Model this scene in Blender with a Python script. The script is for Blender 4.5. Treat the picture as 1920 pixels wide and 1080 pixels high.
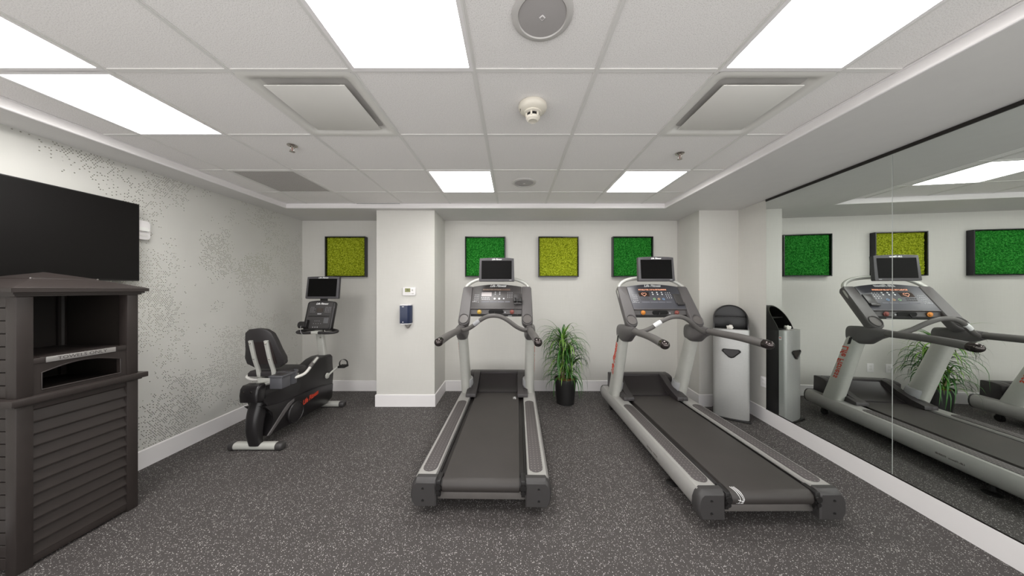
import bpy, bmesh, math, random
from mathutils import Vector, Matrix, noise
random.seed(7)
for o in list(bpy.data.objects): bpy.data.objects.remove(o)
SC = bpy.context.scene
COL = SC.collection
PI = math.pi

# ------------------------------------------------------------ camera, world, exposure
FPX = 543.0
cam_d = bpy.data.cameras.new('camera'); cam = bpy.data.objects.new('camera', cam_d); COL.objects.link(cam)
cam.location = (0, 0, 1.55); cam.rotation_euler = (PI/2, 0, 0)
cam_d.sensor_width = 36; cam_d.lens = 36*FPX/1920
cam_d.shift_x = -2.5/1920; cam_d.shift_y = 1.0/1920
cam_d.clip_start = .02
SC.camera = cam
W = bpy.data.worlds.new('world'); SC.world = W; W.use_nodes = True
W.node_tree.nodes['Background'].inputs[0].default_value = (1.0, .99, .98, 1)
W.node_tree.nodes['Background'].inputs[1].default_value = 2.35
LAMP = 17.0
SC.view_settings.view_transform = 'Standard'; SC.view_settings.look = 'None'
SC.view_settings.gamma = 1; SC.view_settings.use_curve_mapping = False
SC.view_settings.exposure = 0.05

# ------------------------------------------------------------ helpers
def lin(h):
    h = h.lstrip('#'); r = []
    for i in (0, 2, 4):
        v = int(h[i:i+2], 16)/255
        r.append(v/12.92 if v <= .04045 else ((v+.055)/1.055)**2.4)
    return (*r, 1)
class NT:
    def __init__(s, name):
        s.m = bpy.data.materials.new(name); s.m.use_nodes = True
        s.n = s.m.node_tree.nodes; s.l = s.m.node_tree.links
        s.b = s.n['Principled BSDF']
    def new(s, t, **k):
        n = s.n.new(t)
        for a, v in k.items(): setattr(n, a, v)
        return n
    def link(s, a, b): s.l.new(a, b)
    def math(s, op, a, b=None, c=None):
        n = s.n.new('ShaderNodeMath'); n.operation = op
        for i, v in enumerate((a, b, c)):
            if v is None: continue
            if isinstance(v, (int, float)): n.inputs[i].default_value = v
            else: s.l.new(v, n.inputs[i])
        return n.outputs[0]
    def mix(s, f, a, b):
        n = s.n.new('ShaderNodeMix'); n.data_type = 'RGBA'
        for i, v in ((0, f), (6, a), (7, b)):
            if isinstance(v, (int, float)): n.inputs[i].default_value = v
            elif isinstance(v, tuple): n.inputs[i].default_value = v
            else: s.l.new(v, n.inputs[i])
        return n.outputs[2]
    def noise(s, scale, detail=3, vec=None, rough=.5):
        n = s.n.new('ShaderNodeTexNoise'); n.inputs['Scale'].default_value = scale
        n.inputs['Detail'].default_value = detail; n.inputs['Roughness'].default_value = rough
        s.l.new(vec or s.pos(), n.inputs['Vector']); return n.outputs[0]
    def pos(s):
        n = s.n.new('ShaderNodeTexCoord'); return n.outputs['Object']
    def bump(s, h, strength=.2, dist=.002):
        n = s.n.new('ShaderNodeBump'); n.inputs['Strength'].default_value = strength
        n.inputs['Distance'].default_value = dist
        s.l.new(h, n.inputs['Height']); s.l.new(n.outputs[0], s.b.inputs['Normal'])
    def ramp(s, f, stops):
        n = s.n.new('ShaderNodeValToRGB'); s.l.new(f, n.inputs[0])
        e = n.color_ramp.elements
        while len(e) < len(stops): e.new(.5)
        for x, (p, c) in zip(e, stops): x.position = p; x.color = c
        return n.outputs[0]
def mat(name, col, rough=.5, metal=0, var=.12, vs=9, bump=0, bs=300, spec=.5, coat=0):
    t = NT(name); c = lin(col) if isinstance(col, str) else (*col, 1)
    f = t.noise(vs)
    a = tuple(x*(1-var) for x in c[:3])+(1,); b = tuple(min(1, x*(1+var)) for x in c[:3])+(1,)
    t.link(t.mix(f, a, b), t.b.inputs['Base Color'])
    t.b.inputs['Roughness'].default_value = rough; t.b.inputs['Metallic'].default_value = metal
    t.b.inputs['Specular IOR Level'].default_value = spec; t.b.inputs['Coat Weight'].default_value = coat
    if bump: t.bump(t.noise(bs, 2), bump, .002)
    return t.m
def emit(name, col, s):
    t = NT(name); c = lin(col) if isinstance(col, str) else (*col, 1)
    t.b.inputs['Base Color'].default_value = (0.8, .8, .8, 1)
    t.b.inputs['Emission Color'].default_value = c; t.b.inputs['Emission Strength'].default_value = s
    return t.m

def T(*v): return Matrix.Translation(Vector(v))
def R(a, ax): return Matrix.Rotation(math.radians(a), 4, ax)
def newbm(): return bmesh.new()
def addverts(bm, pts, M=None):
    return [bm.verts.new((M @ Vector(p)) if M else Vector(p)) for p in pts]
def bevel(bm, edges, w, seg=2):
    if w > 0 and edges:
        bmesh.ops.bevel(bm, geom=list(edges), offset=w, segments=seg, profile=.5, affect='EDGES', clamp_overlap=True)
def box(bm, x0, x1, y0, y1, z0, z1, b=0, M=None, seg=2):
    t = bmesh.new()
    v = addverts(t, [(x, y, z) for x in (x0, x1) for y in (y0, y1) for z in (z0, z1)])
    for f in ((0,1,3,2),(4,6,7,5),(0,4,5,1),(2,3,7,6),(0,2,6,4),(1,5,7,3)): t.faces.new([v[i] for i in f])
    bevel(t, t.edges, b, seg); merge(bm, t, M); return bm
def merge(bm, t, M=None):
    bmesh.ops.recalc_face_normals(t, faces=t.faces)
    if M: t.transform(M)
    me = bpy.data.meshes.new('tmp'); t.to_mesh(me); t.free(); bm.from_mesh(me); bpy.data.meshes.remove(me)
def loft(bm, rings, caps=True, M=None, closed=False):
    t = bmesh.new(); rv = [addverts(t, r) for r in rings]; n = len(rings[0])
    m = len(rings)
    for i in range(m if closed else m-1):
        a, b = rv[i], rv[(i+1) % m]
        for j in range(n): t.faces.new((a[j], a[(j+1) % n], b[(j+1) % n], b[j]))
    if caps and not closed:
        t.faces.new(rv[0][::-1]); t.faces.new(rv[-1])
    merge(bm, t, M); return bm
def prism(bm, out, d0, d1, axis='x', b=0, M=None, seg=2):
    """outline extruded along axis; outline coords are the two other axes in order"""
    t = bmesh.new()
    def P(a, c, d): return {'x': (d, a, c), 'y': (a, d, c), 'z': (a, c, d)}[axis]
    A = addverts(t, [P(a, c, d0) for a, c in out]); B = addverts(t, [P(a, c, d1) for a, c in out])
    n = len(out)
    f0 = t.faces.new(A[::-1]); f1 = t.faces.new(B)
    for j in range(n): t.faces.new((A[j], A[(j+1) % n], B[(j+1) % n], B[j]))
    if b: bevel(t, set(f0.edges) | set(f1.edges), b, seg)
    merge(bm, t, M); return bm
def catmull(pts, k=6):
    pts = [Vector(p) for p in pts]; out = []
    for i in range(len(pts)-1):
        p0 = pts[max(i-1, 0)]; p1 = pts[i]; p2 = pts[i+1]; p3 = pts[min(i+2, len(pts)-1)]
        for j in range(k):
            s = j/k
            out.append(.5*((2*p1)+(-p0+p2)*s+(2*p0-5*p1+4*p2-p3)*s*s+(-p0+3*p1-3*p2+p3)*s**3))
    out.append(pts[-1]); return out
def tube(bm, pts, r, seg=12, k=6, M=None, sx=1, closed=False):
    pts = catmull(pts, k) if k else [Vector(p) for p in pts]
    n = len(pts); rings = []; up = None
    for i, p in enumerate(pts):
        if closed: d = pts[(i+1) % n]-pts[i-1]
        else: d = pts[min(i+1, n-1)]-pts[max(i-1, 0)]
        d.normalize()
        if up is None:
            up = Vector((0, 0, 1)) if abs(d.z) < .9 else Vector((0, 1, 0))
        a = d.cross(up).normalized(); up2 = a.cross(d).normalized(); up = up2
        rr = r[min(int(i/(n-1)*(len(r)-1)+.5), len(r)-1)] if isinstance(r, (list, tuple)) else r
        if isinstance(r, (list, tuple)):
            q = i/(n-1)*(len(r)-1); q0 = int(q); q1 = min(q0+1, len(r)-1); rr = r[q0]+(r[q1]-r[q0])*(q-q0)
        rings.append([p+a*math.cos(2*PI*j/seg)*rr*sx+up2*math.sin(2*PI*j/seg)*rr for j in range(seg)])
    return loft(bm, rings, True, M, closed)
def lathe(bm, prof, seg=24, M=None, cap=True):
    rings = [[(r*math.cos(2*PI*j/seg), r*math.sin(2*PI*j/seg), z) for j in range(seg)] for r, z in prof]
    return loft(bm, rings, cap, M)
def cyl(bm, r, z0, z1, seg=20, M=None, b=0):
    if b: return lathe(bm, [(r-b, z0), (r, z0+b), (r, z1-b), (r-b, z1)], seg, M)
    return lathe(bm, [(r, z0), (r, z1)], seg, M)
def sphere(bm, c, r, M=None, sub=2, s=(1, 1, 1)):
    t = bmesh.new(); bmesh.ops.create_icosphere(t, subdivisions=sub, radius=r)
    mm = T(*c) @ Matrix.Diagonal((*s, 1))
    merge(bm, t, (M @ mm) if M else mm); return bm
def rrect(w, h, r, n=5, cx=0, cy=0):
    r = min(r, w/2-1e-4, h/2-1e-4); o = []
    for sx, sy, a0 in ((1, 1, 0), (-1, 1, 90), (-1, -1, 180), (1, -1, 270)):
        for i in range(n+1):
            a = math.radians(a0+90*i/n)
            o.append((cx+sx*(w/2-r)+r*math.cos(a), cy+sy*(h/2-r)+r*math.sin(a)))
    return o
def ell(w, h, n=24, cx=0, cy=0):
    return [(cx+w/2*math.cos(2*PI*i/n), cy+h/2*math.sin(2*PI*i/n)) for i in range(n)]
SPLIT = {'front_rail', 'stabilizer_cap', 'channel', 'rubber_foot', 'screw', 'screw_recess', 'shelf_rib', 'lid_screw', 'deck_edge', 'cover_screw', 'bolt',
         'handle_collar', 'panel_edge', 'hanger', 'slide_rail', 'crank_hub', 'socket', 'end_cap', 'vent_slot', 'sounder_slot', 'legend_strip', 'button', 'wall_mount', 'emblem'}
STUFF = {'keypad', 'number_key', 'quick_key', 'message_dots'}
def islands(bm):
    seen = set(); out = []
    for v in bm.verts:
        if v in seen: continue
        st = [v]; isl = {v}
        while st:
            for e in st.pop().link_edges:
                for w in e.verts:
                    if w not in isl: isl.add(w); st.append(w)
        seen |= isl; out.append(isl)
    return out
def obj(name, bm, m, parent=None, ang=35, smooth=True):
    if name in SPLIT:
        isl = islands(bm)
        if len(isl) > 1:
            first = None
            for k in isl:
                c = bm.copy(); idx = {v.index for v in k}
                bm.verts.index_update(); idx = {v.index for v in k}; c.verts.index_update()
                bmesh.ops.delete(c, geom=[v for v in c.verts if v.index not in idx], context='VERTS')
                o = _obj(name, c, m, parent, ang, smooth); first = first or o
            bm.free(); return first
    o = _obj(name, bm, m, parent, ang, smooth)
    if name in STUFF: o['kind'] = 'stuff'
    return o
def _obj(name, bm, m, parent=None, ang=35, smooth=True):
    me = bpy.data.meshes.new(name)
    if isinstance(bm, bmesh.types.BMesh):
        bm.to_mesh(me); bm.free()
    me.materials.append(m)
    if smooth:
        me.polygons.foreach_set('use_smooth', [True]*len(me.polygons)); me.set_sharp_from_angle(angle=math.radians(ang))
    o = bpy.data.objects.new(name, me); COL.objects.link(o)
    if parent: o.parent = parent
    return o
def inst(name, me, parent, M=None):
    o = bpy.data.objects.new(name, me); COL.objects.link(o); o.parent = parent
    if M: o.matrix_local = M
    return o
def tag(o, label=None, cat=None, group=None, kind=None):
    for k, v in (('label', label), ('category', cat), ('group', group), ('kind', kind)):
        if v: o[k] = v
    return o
def thing(name, label, cat, loc=(0, 0, 0), rz=0, group=None):
    o = bpy.data.objects.new(name, None); COL.objects.link(o); o.location = loc
    o.rotation_euler = (0, 0, math.radians(rz)); o.empty_display_size = .1
    return tag(o, label, cat, group)
def struct(name, bm, m, parent=None, **k):
    o = obj(name, bm, m, parent, **k)
    if not parent: o['kind'] = 'structure'
    return o
def textbm(s, size, M, shear=0, ext=.0006, align='CENTER', bold=0, xs=1):
    cu = bpy.data.curves.new('t', 'FONT'); cu.body = s; cu.size = size; cu.shear = shear
    cu.extrude = ext; cu.align_x = align; cu.align_y = 'CENTER'; cu.offset = bold; cu.resolution_u = 2
    o = bpy.data.objects.new('t', cu); me = bpy.data.meshes.new_from_object(o)
    me.transform(M @ Matrix.Diagonal((xs, 1, 1, 1)))
    bm = bmesh.new(); bm.from_mesh(me)
    bpy.data.objects.remove(o); bpy.data.curves.remove(cu); bpy.data.meshes.remove(me); return bm
def frame(o, u, v, n):
    """matrix whose x,y,z axes are u,v,n at origin o"""
    u, v, n = Vector(u).normalized(), Vector(v).normalized(), Vector(n).normalized()
    m = Matrix.Identity(4)
    for i in range(3): m[i][0], m[i][1], m[i][2], m[i][3] = u[i], v[i], n[i], o[i]
    return m

# ------------------------------------------------------------ setting materials
def mk_wall():
    t = NT('woven_wallcovering'); p = t.pos()
    mp = t.new('ShaderNodeMapping'); t.link(p, mp.inputs[0]); mp.inputs['Scale'].default_value = (260, 260, 6)
    h1 = t.noise(1, 2, mp.outputs[0])
    mq = t.new('ShaderNodeMapping'); t.link(p, mq.inputs[0]); mq.inputs['Scale'].default_value = (6, 6, 260)
    h2 = t.noise(1, 2, mq.outputs[0]); s = t.math('ADD', h1, h2)
    f = t.math('ADD', t.math('MULTIPLY', s, .4), t.math('MULTIPLY', t.noise(2.2), .25))
    t.link(t.mix(f, lin('#c6c4be'), lin('#d8d6d1')), t.b.inputs['Base Color'])
    t.b.inputs['Roughness'].default_value = .6; t.bump(s, .12, .001); return t.m
M_wall = mk_wall()
def mk_paper():
    t = NT('dotted_metallic_wallpaper'); p = t.pos()
    sp = t.new('ShaderNodeSeparateXYZ'); t.link(p, sp.inputs[0])
    U = t.math('DIVIDE', sp.outputs[1], .0165); V = t.math('DIVIDE', sp.outputs[2], .0125)
    row = t.math('FLOOR', V)
    U2 = t.math('ADD', U, t.math('MULTIPLY', t.math('MODULO', row, 2), .5))
    du = t.math('SUBTRACT', t.math('FRACT', U2), .5); dv = t.math('SUBTRACT', t.math('FRACT', V), .5)
    d = t.math('SQRT', t.math('ADD', t.math('MULTIPLY', du, du), t.math('MULTIPLY', dv, dv)))
    dot = t.math('LESS_THAN', d, .27)
    cb = t.new('ShaderNodeCombineXYZ'); t.link(t.math('FLOOR', U2), cb.inputs[0]); t.link(row, cb.inputs[1])
    wn = t.new('ShaderNodeTexWhiteNoise'); wn.noise_dimensions = '3D'; t.link(cb.outputs[0], wn.inputs['Vector'])
    big = t.noise(2.3, 3, rough=.6)
    thr = t.math('MINIMUM', t.math('MULTIPLY', t.math('SUBTRACT', big, .44), 3.4), .62)
    on = t.math('LESS_THAN', wn.outputs[0], thr)
    m = t.math('MULTIPLY', dot, on)
    cloud = t.mix(t.math('MULTIPLY', t.noise(1.7, 5), 1.0), lin('#c0bfba'), lin('#d2d1cc'))
    t.link(t.mix(m, cloud, lin('#b4b1a9')), t.b.inputs['Base Color'])
    t.link(t.math('MULTIPLY', m, .9), t.b.inputs['Metallic'])
    t.link(t.math('SUBTRACT', .6, t.math('MULTIPLY', m, .33)), t.b.inputs['Roughness'])
    t.bump(m, .35, .002); return t.m
M_paper = mk_paper()
def mk_floor():
    t = NT('speckled_rubber_floor'); p = t.pos()
    def specks(scale, rad, keep):
        v = t.new('ShaderNodeTexVoronoi'); v.voronoi_dimensions = '2D'; v.inputs['Scale'].default_value = scale; t.link(p, v.inputs['Vector'])
        s = t.new('ShaderNodeSeparateColor'); t.link(v.outputs['Color'], s.inputs[0])
        r = t.math('MULTIPLY', s.outputs[1], rad)
        return t.math('MULTIPLY', t.math('LESS_THAN', v.outputs['Distance'], r), t.math('LESS_THAN', s.outputs[0], keep))
    a = t.math('MAXIMUM', specks(120, .36, .17), specks(210, .42, .15))
    base = t.mix(t.noise(3.0, 4), lin('#4a4645'), lin('#575352'))
    base = t.mix(t.math('MULTIPLY', t.noise(420, 2), .7), base, lin('#302d2c'))
    t.link(t.mix(a, base, lin('#c9c5c2')), t.b.inputs['Base Color'])
    t.b.inputs['Roughness'].default_value = .62; t.b.inputs['Specular IOR Level'].default_value = .28
    t.bump(t.noise(260, 2), .25, .002); return t.m
M_floor = mk_floor()
def mk_tile():
    t = NT('mineral_fibre_tile'); f = t.noise(230, 3, rough=.7)
    c = t.ramp(f, [(.34, lin('#cfccc9')), (.48, lin('#eeebe9')), (1, lin('#f5f3f1'))])
    t.link(c, t.b.inputs['Base Color']); t.b.inputs['Roughness'].default_value = .9
    t.bump(f, .35, .003); return t.m
M_tile = mk_tile()
M_ceil = mat('painted_soffit', '#d3d1cf', .75, var=.03, bump=.08, bs=420)
M_white = mat('white_paint', '#ebe8e8', .4, var=.02)
M_bar = mat('white_grid_steel', '#dedcd9', .45, var=.02)
M_black = mat('black_plastic', '#161414', .45, var=.1)
M_slot = mat('dark_recess', '#0a0909', .8)

# ------------------------------------------------------------ room shell
LX, BY, NY = -3.2, 4.39, -0.75
SZ, CZ = 2.578, 2.637
def rx(y): return 2.965-.0805*(3.81-y)
b = newbm(); box(b, -3.35, 3.15, NY, 4.6, -.08, 0); struct('floor', b, M_floor, smooth=False)
def wallstrip(name, pts, z0, z1, th, m, b=0):
    """wall along a polyline; thickness th to the left of travel direction"""
    bm = newbm(); P = [Vector((x, y)) for x, y in pts]; off = []
    for i, p in enumerate(P):
        n = Vector((0, 0)); c = 0
        ns = []
        for a, q in ((i-1, i), (i, i+1)):
            if a >= 0 and q < len(P):
                d = (P[q]-P[a]).normalized(); ns.append(Vector((-d.y, d.x)))
        if len(ns) == 2:
            n = ns[0]+ns[1]; n = n/ (n.dot(ns[0]))
        else: n = ns[0]
        off.append(p+n*th)
    rings = []
    for p, q in zip(P, off):
        if b: rings.append([(p.x, p.y, z0), (p.x, p.y, z1-b), (p.x+(q.x-p.x)*.45, p.y+(q.y-p.y)*.45, z1), (q.x, q.y, z1), (q.x, q.y, z0)])
        else: rings.append([(p.x, p.y, z0), (p.x, p.y, z1), (q.x, q.y, z1), (q.x, q.y, z0)])
    loft(bm, rings)
    return struct(name, bm, m, smooth=False)
wallstrip('wall_left', [(LX, NY), (LX, BY+.15)], 0, 2.75, .14, M_paper)
wallstrip('wall_back', [(LX, BY), (2.494, BY)], 0, 2.75, .14, M_wall)
b = newbm(); box(b, -1.799, -1.036, 3.808, BY-.001, 0, SZ+.05); struct('wall_pillar', b, M_wall, smooth=False)
b = newbm(); prism(b, [(2.494, BY+.14), (2.444, 3.81), (2.966, 3.81), (3.1, 3.81), (3.1, BY+.14)], 0, SZ+.05, 'z'); struct('wall_back_right', b, M_wall, smooth=False)
wallstrip('wall_right', [(rx(3.81), 3.812), (rx(NY), NY)], 0, 2.75, .14, M_wall)
# soffit ring (drywall) and the tiled tray
TX0, TX1, TY0, TY1 = -2.91, 1.943, -0.6, 3.707
b = newbm()
box(b, LX-.02, TX0, NY, BY+.02, SZ, SZ+.13); box(b, TX1, 3.08, NY, BY+.02, SZ, SZ+.13)
box(b, TX0, TX1, TY1, BY+.02, SZ, SZ+.13); box(b, TX0, TX1, NY, TY0, SZ, SZ+.13)
ceiling = struct('ceiling', b, M_ceil, smooth=False)
b = newbm(); box(b, TX0, TX1, TY0, TY1, CZ+.06, CZ+.07); obj('plenum_board', b, M_slot, ceiling, smooth=False)
def cove(name, a, c, inn):
    b = newbm()
    # small moulding: vertical board with rounded lower lip
    prof = [(-.004, SZ-.002), (.006, SZ-.002), (.010, SZ+.002), (.010, SZ+.010), (.004, SZ+.02), (.004, CZ-.003), (.018, CZ-.002), (.018, CZ+.001), (-.004, CZ+.001)]
    rings = []
    for p in (a, c): rings.append([(p[0]+inn[0]*d, p[1]+inn[1]*d, z) for d, z in prof])
    loft(b, rings); struct(name, b, M_white)
cove('trim_1', (TX0, TY0), (TX0, TY1), (1, 0)); cove('trim_2', (TX1, TY1), (TX1, TY0), (-1, 0)); cove('trim_3', (TX0, TY1), (TX1, TY1), (0, -1))
G = .61; GX = [-.196+G*k for k in range(-4, 4)]; GY = [1.445+G*k for k in range(-6, 4)]
XE = [TX0]+GX+[TX1]; YE = [TY0]+[y for y in GY if y > TY0+.05]+[TY1]
XE = sorted(set(XE)); YE = sorted(set(YE))
def bars():
    for x in GX:
        b = newbm(); box(b, x-.012, x+.012, TY0, TY1, CZ-.001, CZ+.004); box(b, x-.004, x+.004, TY0, TY1, CZ-.0035, CZ+.001)
        obj('grid_bar', b, M_bar, ceiling, smooth=False)
    for y in YE[1:-1]:
        b = newbm(); box(b, TX0, TX1, y-.012, y+.012, CZ-.0008, CZ+.0038); obj('grid_bar', b, M_bar, ceiling, smooth=False)
bars()
def cell(x, y):
    i = max(k for k in range(len(XE)-1) if XE[k] <= x); j = max(k for k in range(len(YE)-1) if YE[k] <= y)
    return i, j
LIGHTS = [(-2.33, 1.14), (-2.33, 1.75), (-.5, 1.14), (-.5, 2.97), (1.33, 1.14), (1.33, 2.97)]
LHID = []
VENTS = [(-1.11, 1.75), (1.33, 1.75)]; GRILLE = [(-2.33, 2.97)]
used = {cell(*p) for p in LIGHTS+LHID+VENTS+GRILLE}
tcache = {}
for i in range(len(XE)-1):
    for j in range(len(YE)-1):
        if (i, j) in used: continue
        w, h = XE[i+1]-XE[i], YE[j+1]-YE[j]; key = (round(w, 2), round(h, 2))
        if key not in tcache:
            b = newbm(); box(b, -w/2+.006, w/2-.006, -h/2+.006, h/2-.006, 0, .014, .0015, seg=1)
            me = bpy.data.meshes.new('tile'); b.to_mesh(me); b.free(); me.materials.append(M_tile); tcache[key] = me
        inst('tile', tcache[key], ceiling, T((XE[i]+XE[i+1])/2, (YE[j]+YE[j+1])/2, CZ+.003+random.uniform(-.0006, .0006)))
# the lifted access tile at the back rim leaves a dark slit
b = newbm(); box(b, -2.0, -1.45, 3.693, 3.7, CZ-.0045, CZ-.002); obj('tile_gap', b, M_slot, ceiling, smooth=False)
# baseboards
BBH, BT = .158, .013
wallstrip('baseboard_left', [(LX+BT, NY), (LX+BT, BY)], 0, BBH, BT, M_white, .006)
wallstrip('baseboard_back', [(LX, BY-BT), (-1.799, BY-BT)], 0, BBH, BT, M_white, .006)
wallstrip('baseboard_pillar', [(-1.799-BT, BY), (-1.799-BT, 3.808-BT), (-1.036+BT, 3.808-BT), (-1.036+BT, BY)], 0, BBH, BT, M_white, .006)
wallstrip('baseboard_middle', [(-1.036, BY-BT), (2.48, BY-BT)], 0, BBH, BT, M_white, .006)
wallstrip('baseboard_right', [(2.494-BT, BY), (2.444-BT, 3.81-BT), (rx(3.81)-BT, 3.81-BT), (rx(NY)-BT, NY)], 0, BBH, BT, M_white, .006)

# ------------------------------------------------------------ mirror
def mk_mirror():
    t = NT('mirror_silver'); c = t.mix(t.noise(1.5), (.83, .87, .845, 1), (.84, .88, .855, 1))
    t.link(c, t.b.inputs['Base Color']); t.b.inputs['Metallic'].default_value = 1; t.b.inputs['Roughness'].default_value = 0.0
    return t.m
M_mirror = mk_mirror(); M_medge = mat('polished_glass_edge', '#dfe3e0', .2)
wd = Vector((.0805, 1, 0)).normalized(); wn_ = Vector((-1, .0805, 0)).normalized()
ys = [3.343, 2.155, .967, -.22]
names = ['tall mirror panel beside the corner with the wipe dispenser, showing the right treadmill',
         'tall mirror panel in front of the seam, cut by the right edge of the photo', 'tall mirror panel nearer the open end of the room', 'tall mirror panel nearest the open end of the room']
for k in range(3):
    y1, y0 = ys[k]-.0025, ys[k+1]+.0025
    o = thing('wall_mirror', names[k], 'mirror', (rx(y0), y0, 0), 0, 'mirror panels on the right wall')
    L = (y1-y0)/wd.y
    fr = frame((0, 0, 0), wd, (0, 0, 1), wn_)
    b = newbm(); t_ = fr
    v = addverts(b, [t_ @ Vector(p) for p in ((0, .162, .0102), (L, .162, .0102), (L, 2.556, .0102), (0, 2.556, .0102))]); b.faces.new(v); bmesh.ops.recalc_face_normals(b, faces=b.faces)
    obj('mirror_face', b, M_mirror, o, smooth=False)
    b = newbm(); box(b, 0, L, .162, 2.556, .0045, .0098, 0, fr); obj('glass_backing', b, M_medge, o, smooth=False)
    b = newbm()
    box(b, -.002, L+.002, 2.552, 2.576, .002, .016, 0, fr); box(b, -.002, L+.002, .158, .1665, .002, .0125, 0, fr)
    obj('channel', b, mat('black_channel', '#1a1614', .5), o, smooth=False)

# ------------------------------------------------------------ ceiling fixtures
M_lamp = emit('lit_diffuser', '#fffdfa', LAMP)
def light(x, y, label, group=None):
    o = thing('ceiling_light', label, 'ceiling light', (x, y, CZ), 0, group)
    b = newbm(); h = .294
    for s in (-1, 1):
        box(b, s*h-.012, s*h+.012, -h-.012, h+.012, -.003, .012); box(b, -h+.012, h-.012, s*h-.012, s*h+.012, -.003, .012)
    obj('frame', b, M_white, o, smooth=False)
    b = newbm(); box(b, -h+.013, h-.013, -h+.013, h-.013, .002, .008); obj('diffuser', b, M_lamp, o, smooth=False)
ll = ['lit ceiling panel in the top left corner of the photo, nearest the television side', 'lit ceiling panel on the left, directly beside the edge moulding above the television',
      'large lit ceiling panel at the top of the photo, left of the round speaker', 'small lit ceiling panel at the far end, left of the far round speaker',
      'large lit ceiling panel at the top right, before the right air vent', 'small lit ceiling panel at the far end, above the right treadmill']
for p, l in zip(LIGHTS, ll): light(*p, l)
for p in LHID: light(*p, 'lit square ceiling panel behind the camera position', 'lit ceiling panels behind the camera')
M_vent = mat('vent_enamel', '#dcdad5', .5, var=.02); M_ventin = mat('vent_throat', '#c2bfbc', .7)
def vent(x, y, label):
    o = thing('air_vent', label, 'air vent', (x, y, CZ))
    b = newbm(); h = .303; n = []
    rings = []
    for w, z in ((h, -.004), (h-.02, -.006), (h-.045, -.002), (h-.062, .016), (h-.075, .026)):
        rings.append([(a, c, z) for a, c in rrect(2*w, 2*w, .03)])
    loft(b, rings, False); obj('frame', b, M_vent, o)
    b = newbm(); box(b, -.235, .235, -.235, .235, .024, .03); obj('throat', b, M_ventin, o, smooth=False)
    b = newbm(); box(b, -.215, .215, -.215, .215, -.0115, -.006, .002); obj('plaque', b, M_vent, o)
    b = newbm()
    for sx in (-1, 1):
        for sy in (-1, 1): cyl(b, .005, -.007, .024, 8, T(sx*.17, sy*.17, 0))
    obj('hanger', b, M_ventin, o)
vent(*VENTS[0], 'square plaque air vent in the ceiling left of the smoke detector')
vent(*VENTS[1], 'square plaque air vent in the ceiling right of the smoke detector')
def mk_perf():
    t = NT('perforated_grille'); p = t.pos(); sp = t.new('ShaderNodeSeparateXYZ'); t.link(p, sp.inputs[0])
    u = t.math('SUBTRACT', t.math('FRACT', t.math('DIVIDE', sp.outputs[0], .012)), .5); v = t.math('SUBTRACT', t.math('FRACT', t.math('DIVIDE', sp.outputs[1], .012)), .5)
    d = t.math('ADD', t.math('MULTIPLY', u, u), t.math('MULTIPLY', v, v)); m = t.math('LESS_THAN', d, .085)
    t.link(t.mix(m, lin('#c6c2bf'), lin('#6c6865')), t.b.inputs['Base Color']); t.b.inputs['Roughness'].default_value = .6; return t.m
o = thing('return_grille', 'grey perforated return air grille at the far left of the ceiling', 'air grille', (*GRILLE[0], CZ))
b = newbm(); h = .294
for s in (-1, 1):
    box(b, s*h-.01, s*h+.01, -h-.01, h+.01, -.002, .01); box(b, -h+.01, h-.01, s*h-.01, s*h+.01, -.002, .01)
obj('frame', b, M_bar, o, smooth=False)
b = newbm(); box(b, -h+.01, h-.01, -h+.01, h-.01, .001, .006); obj('perforated_plate', b, mk_perf(), o, smooth=False)
M_spk = mat('speaker_mesh', '#a9a5a4', .7, var=.06, vs=500); M_spr = mat('speaker_rim', '#c2bfbc', .5)
def speaker(x, y, label):
    o = thing('ceiling_speaker', label, 'speaker', (x, y, CZ))
    b = newbm(); lathe(b, [(.094, -.006), (.098, -.011), (.112, -.010), (.121, -.004), (.1215, .002), (.1, .002)], 48, cap=False); obj('rim', b, M_spr, o)
    b = newbm(); lathe(b, [(.0955, -.002), (.094, -.0075), (.05, -.010), (.001, -.011)], 48); obj('grille', b, M_spk, o)
    b = newbm(); prism(b, [(.012, 0), (0, .012), (-.012, 0), (0, -.012)], -.0135, -.0105, 'z'); obj('badge', b, M_white, o, smooth=False)
    b = newbm(); prism(b, [(.008, 0), (0, .008), (-.008, 0), (0, -.008)], -.0142, -.0134, 'z'); obj('badge_face', b, M_spk, o, smooth=False)
speaker(.115, 1.15, 'large round grey ceiling speaker at the top edge of the photo')
speaker(.11, 2.97, 'small looking round ceiling speaker at the far end, between the two far light panels')
o = thing('smoke_detector', 'cream dome smoke detector in the middle of the ceiling', 'smoke detector', (.115, 1.72, CZ))
M_cream = mat('cream_plastic', '#dbd5c8', .45, var=.03)
b = newbm(); lathe(b, [(.082, 0), (.084, -.006), (.084, -.018), (.078, -.03), (.064, -.040), (.052, -.043), (.048, -.044), (.001, -.044)], 40); obj('base', b, M_cream, o)
b = newbm(); lathe(b, [(.052, -.040), (.053, -.050), (.046, -.054), (.001, -.054)], 32); obj('ring', b, M_cream, o)
b = newbm(); lathe(b, [(.036, -.05), (.036, -.072), (.001, -.072)], 24); obj('sensing_chamber', b, M_black, o)
b = newbm()
for k in range(6): box(b, .033, .044, -.005, .005, -.076, -.052, .001, R(60*k+15, 'Z'))
lathe(b, [(.034, -.072), (.041, -.072), (.038, -.084), (.026, -.094), (.02, -.092), (.001, -.092)], 28); obj('cage', b, M_cream, o)
b = newbm()
for k in range(3): box(b, -.075+.009*k, -.072+.009*k, -.02, .006, -.0335-.0032*k, -.0315-.0032*k)
obj('vent_slot', b, M_slot, o, smooth=False)
M_brass = mat('chrome', '#b9b4ae', .25, 1)
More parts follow.
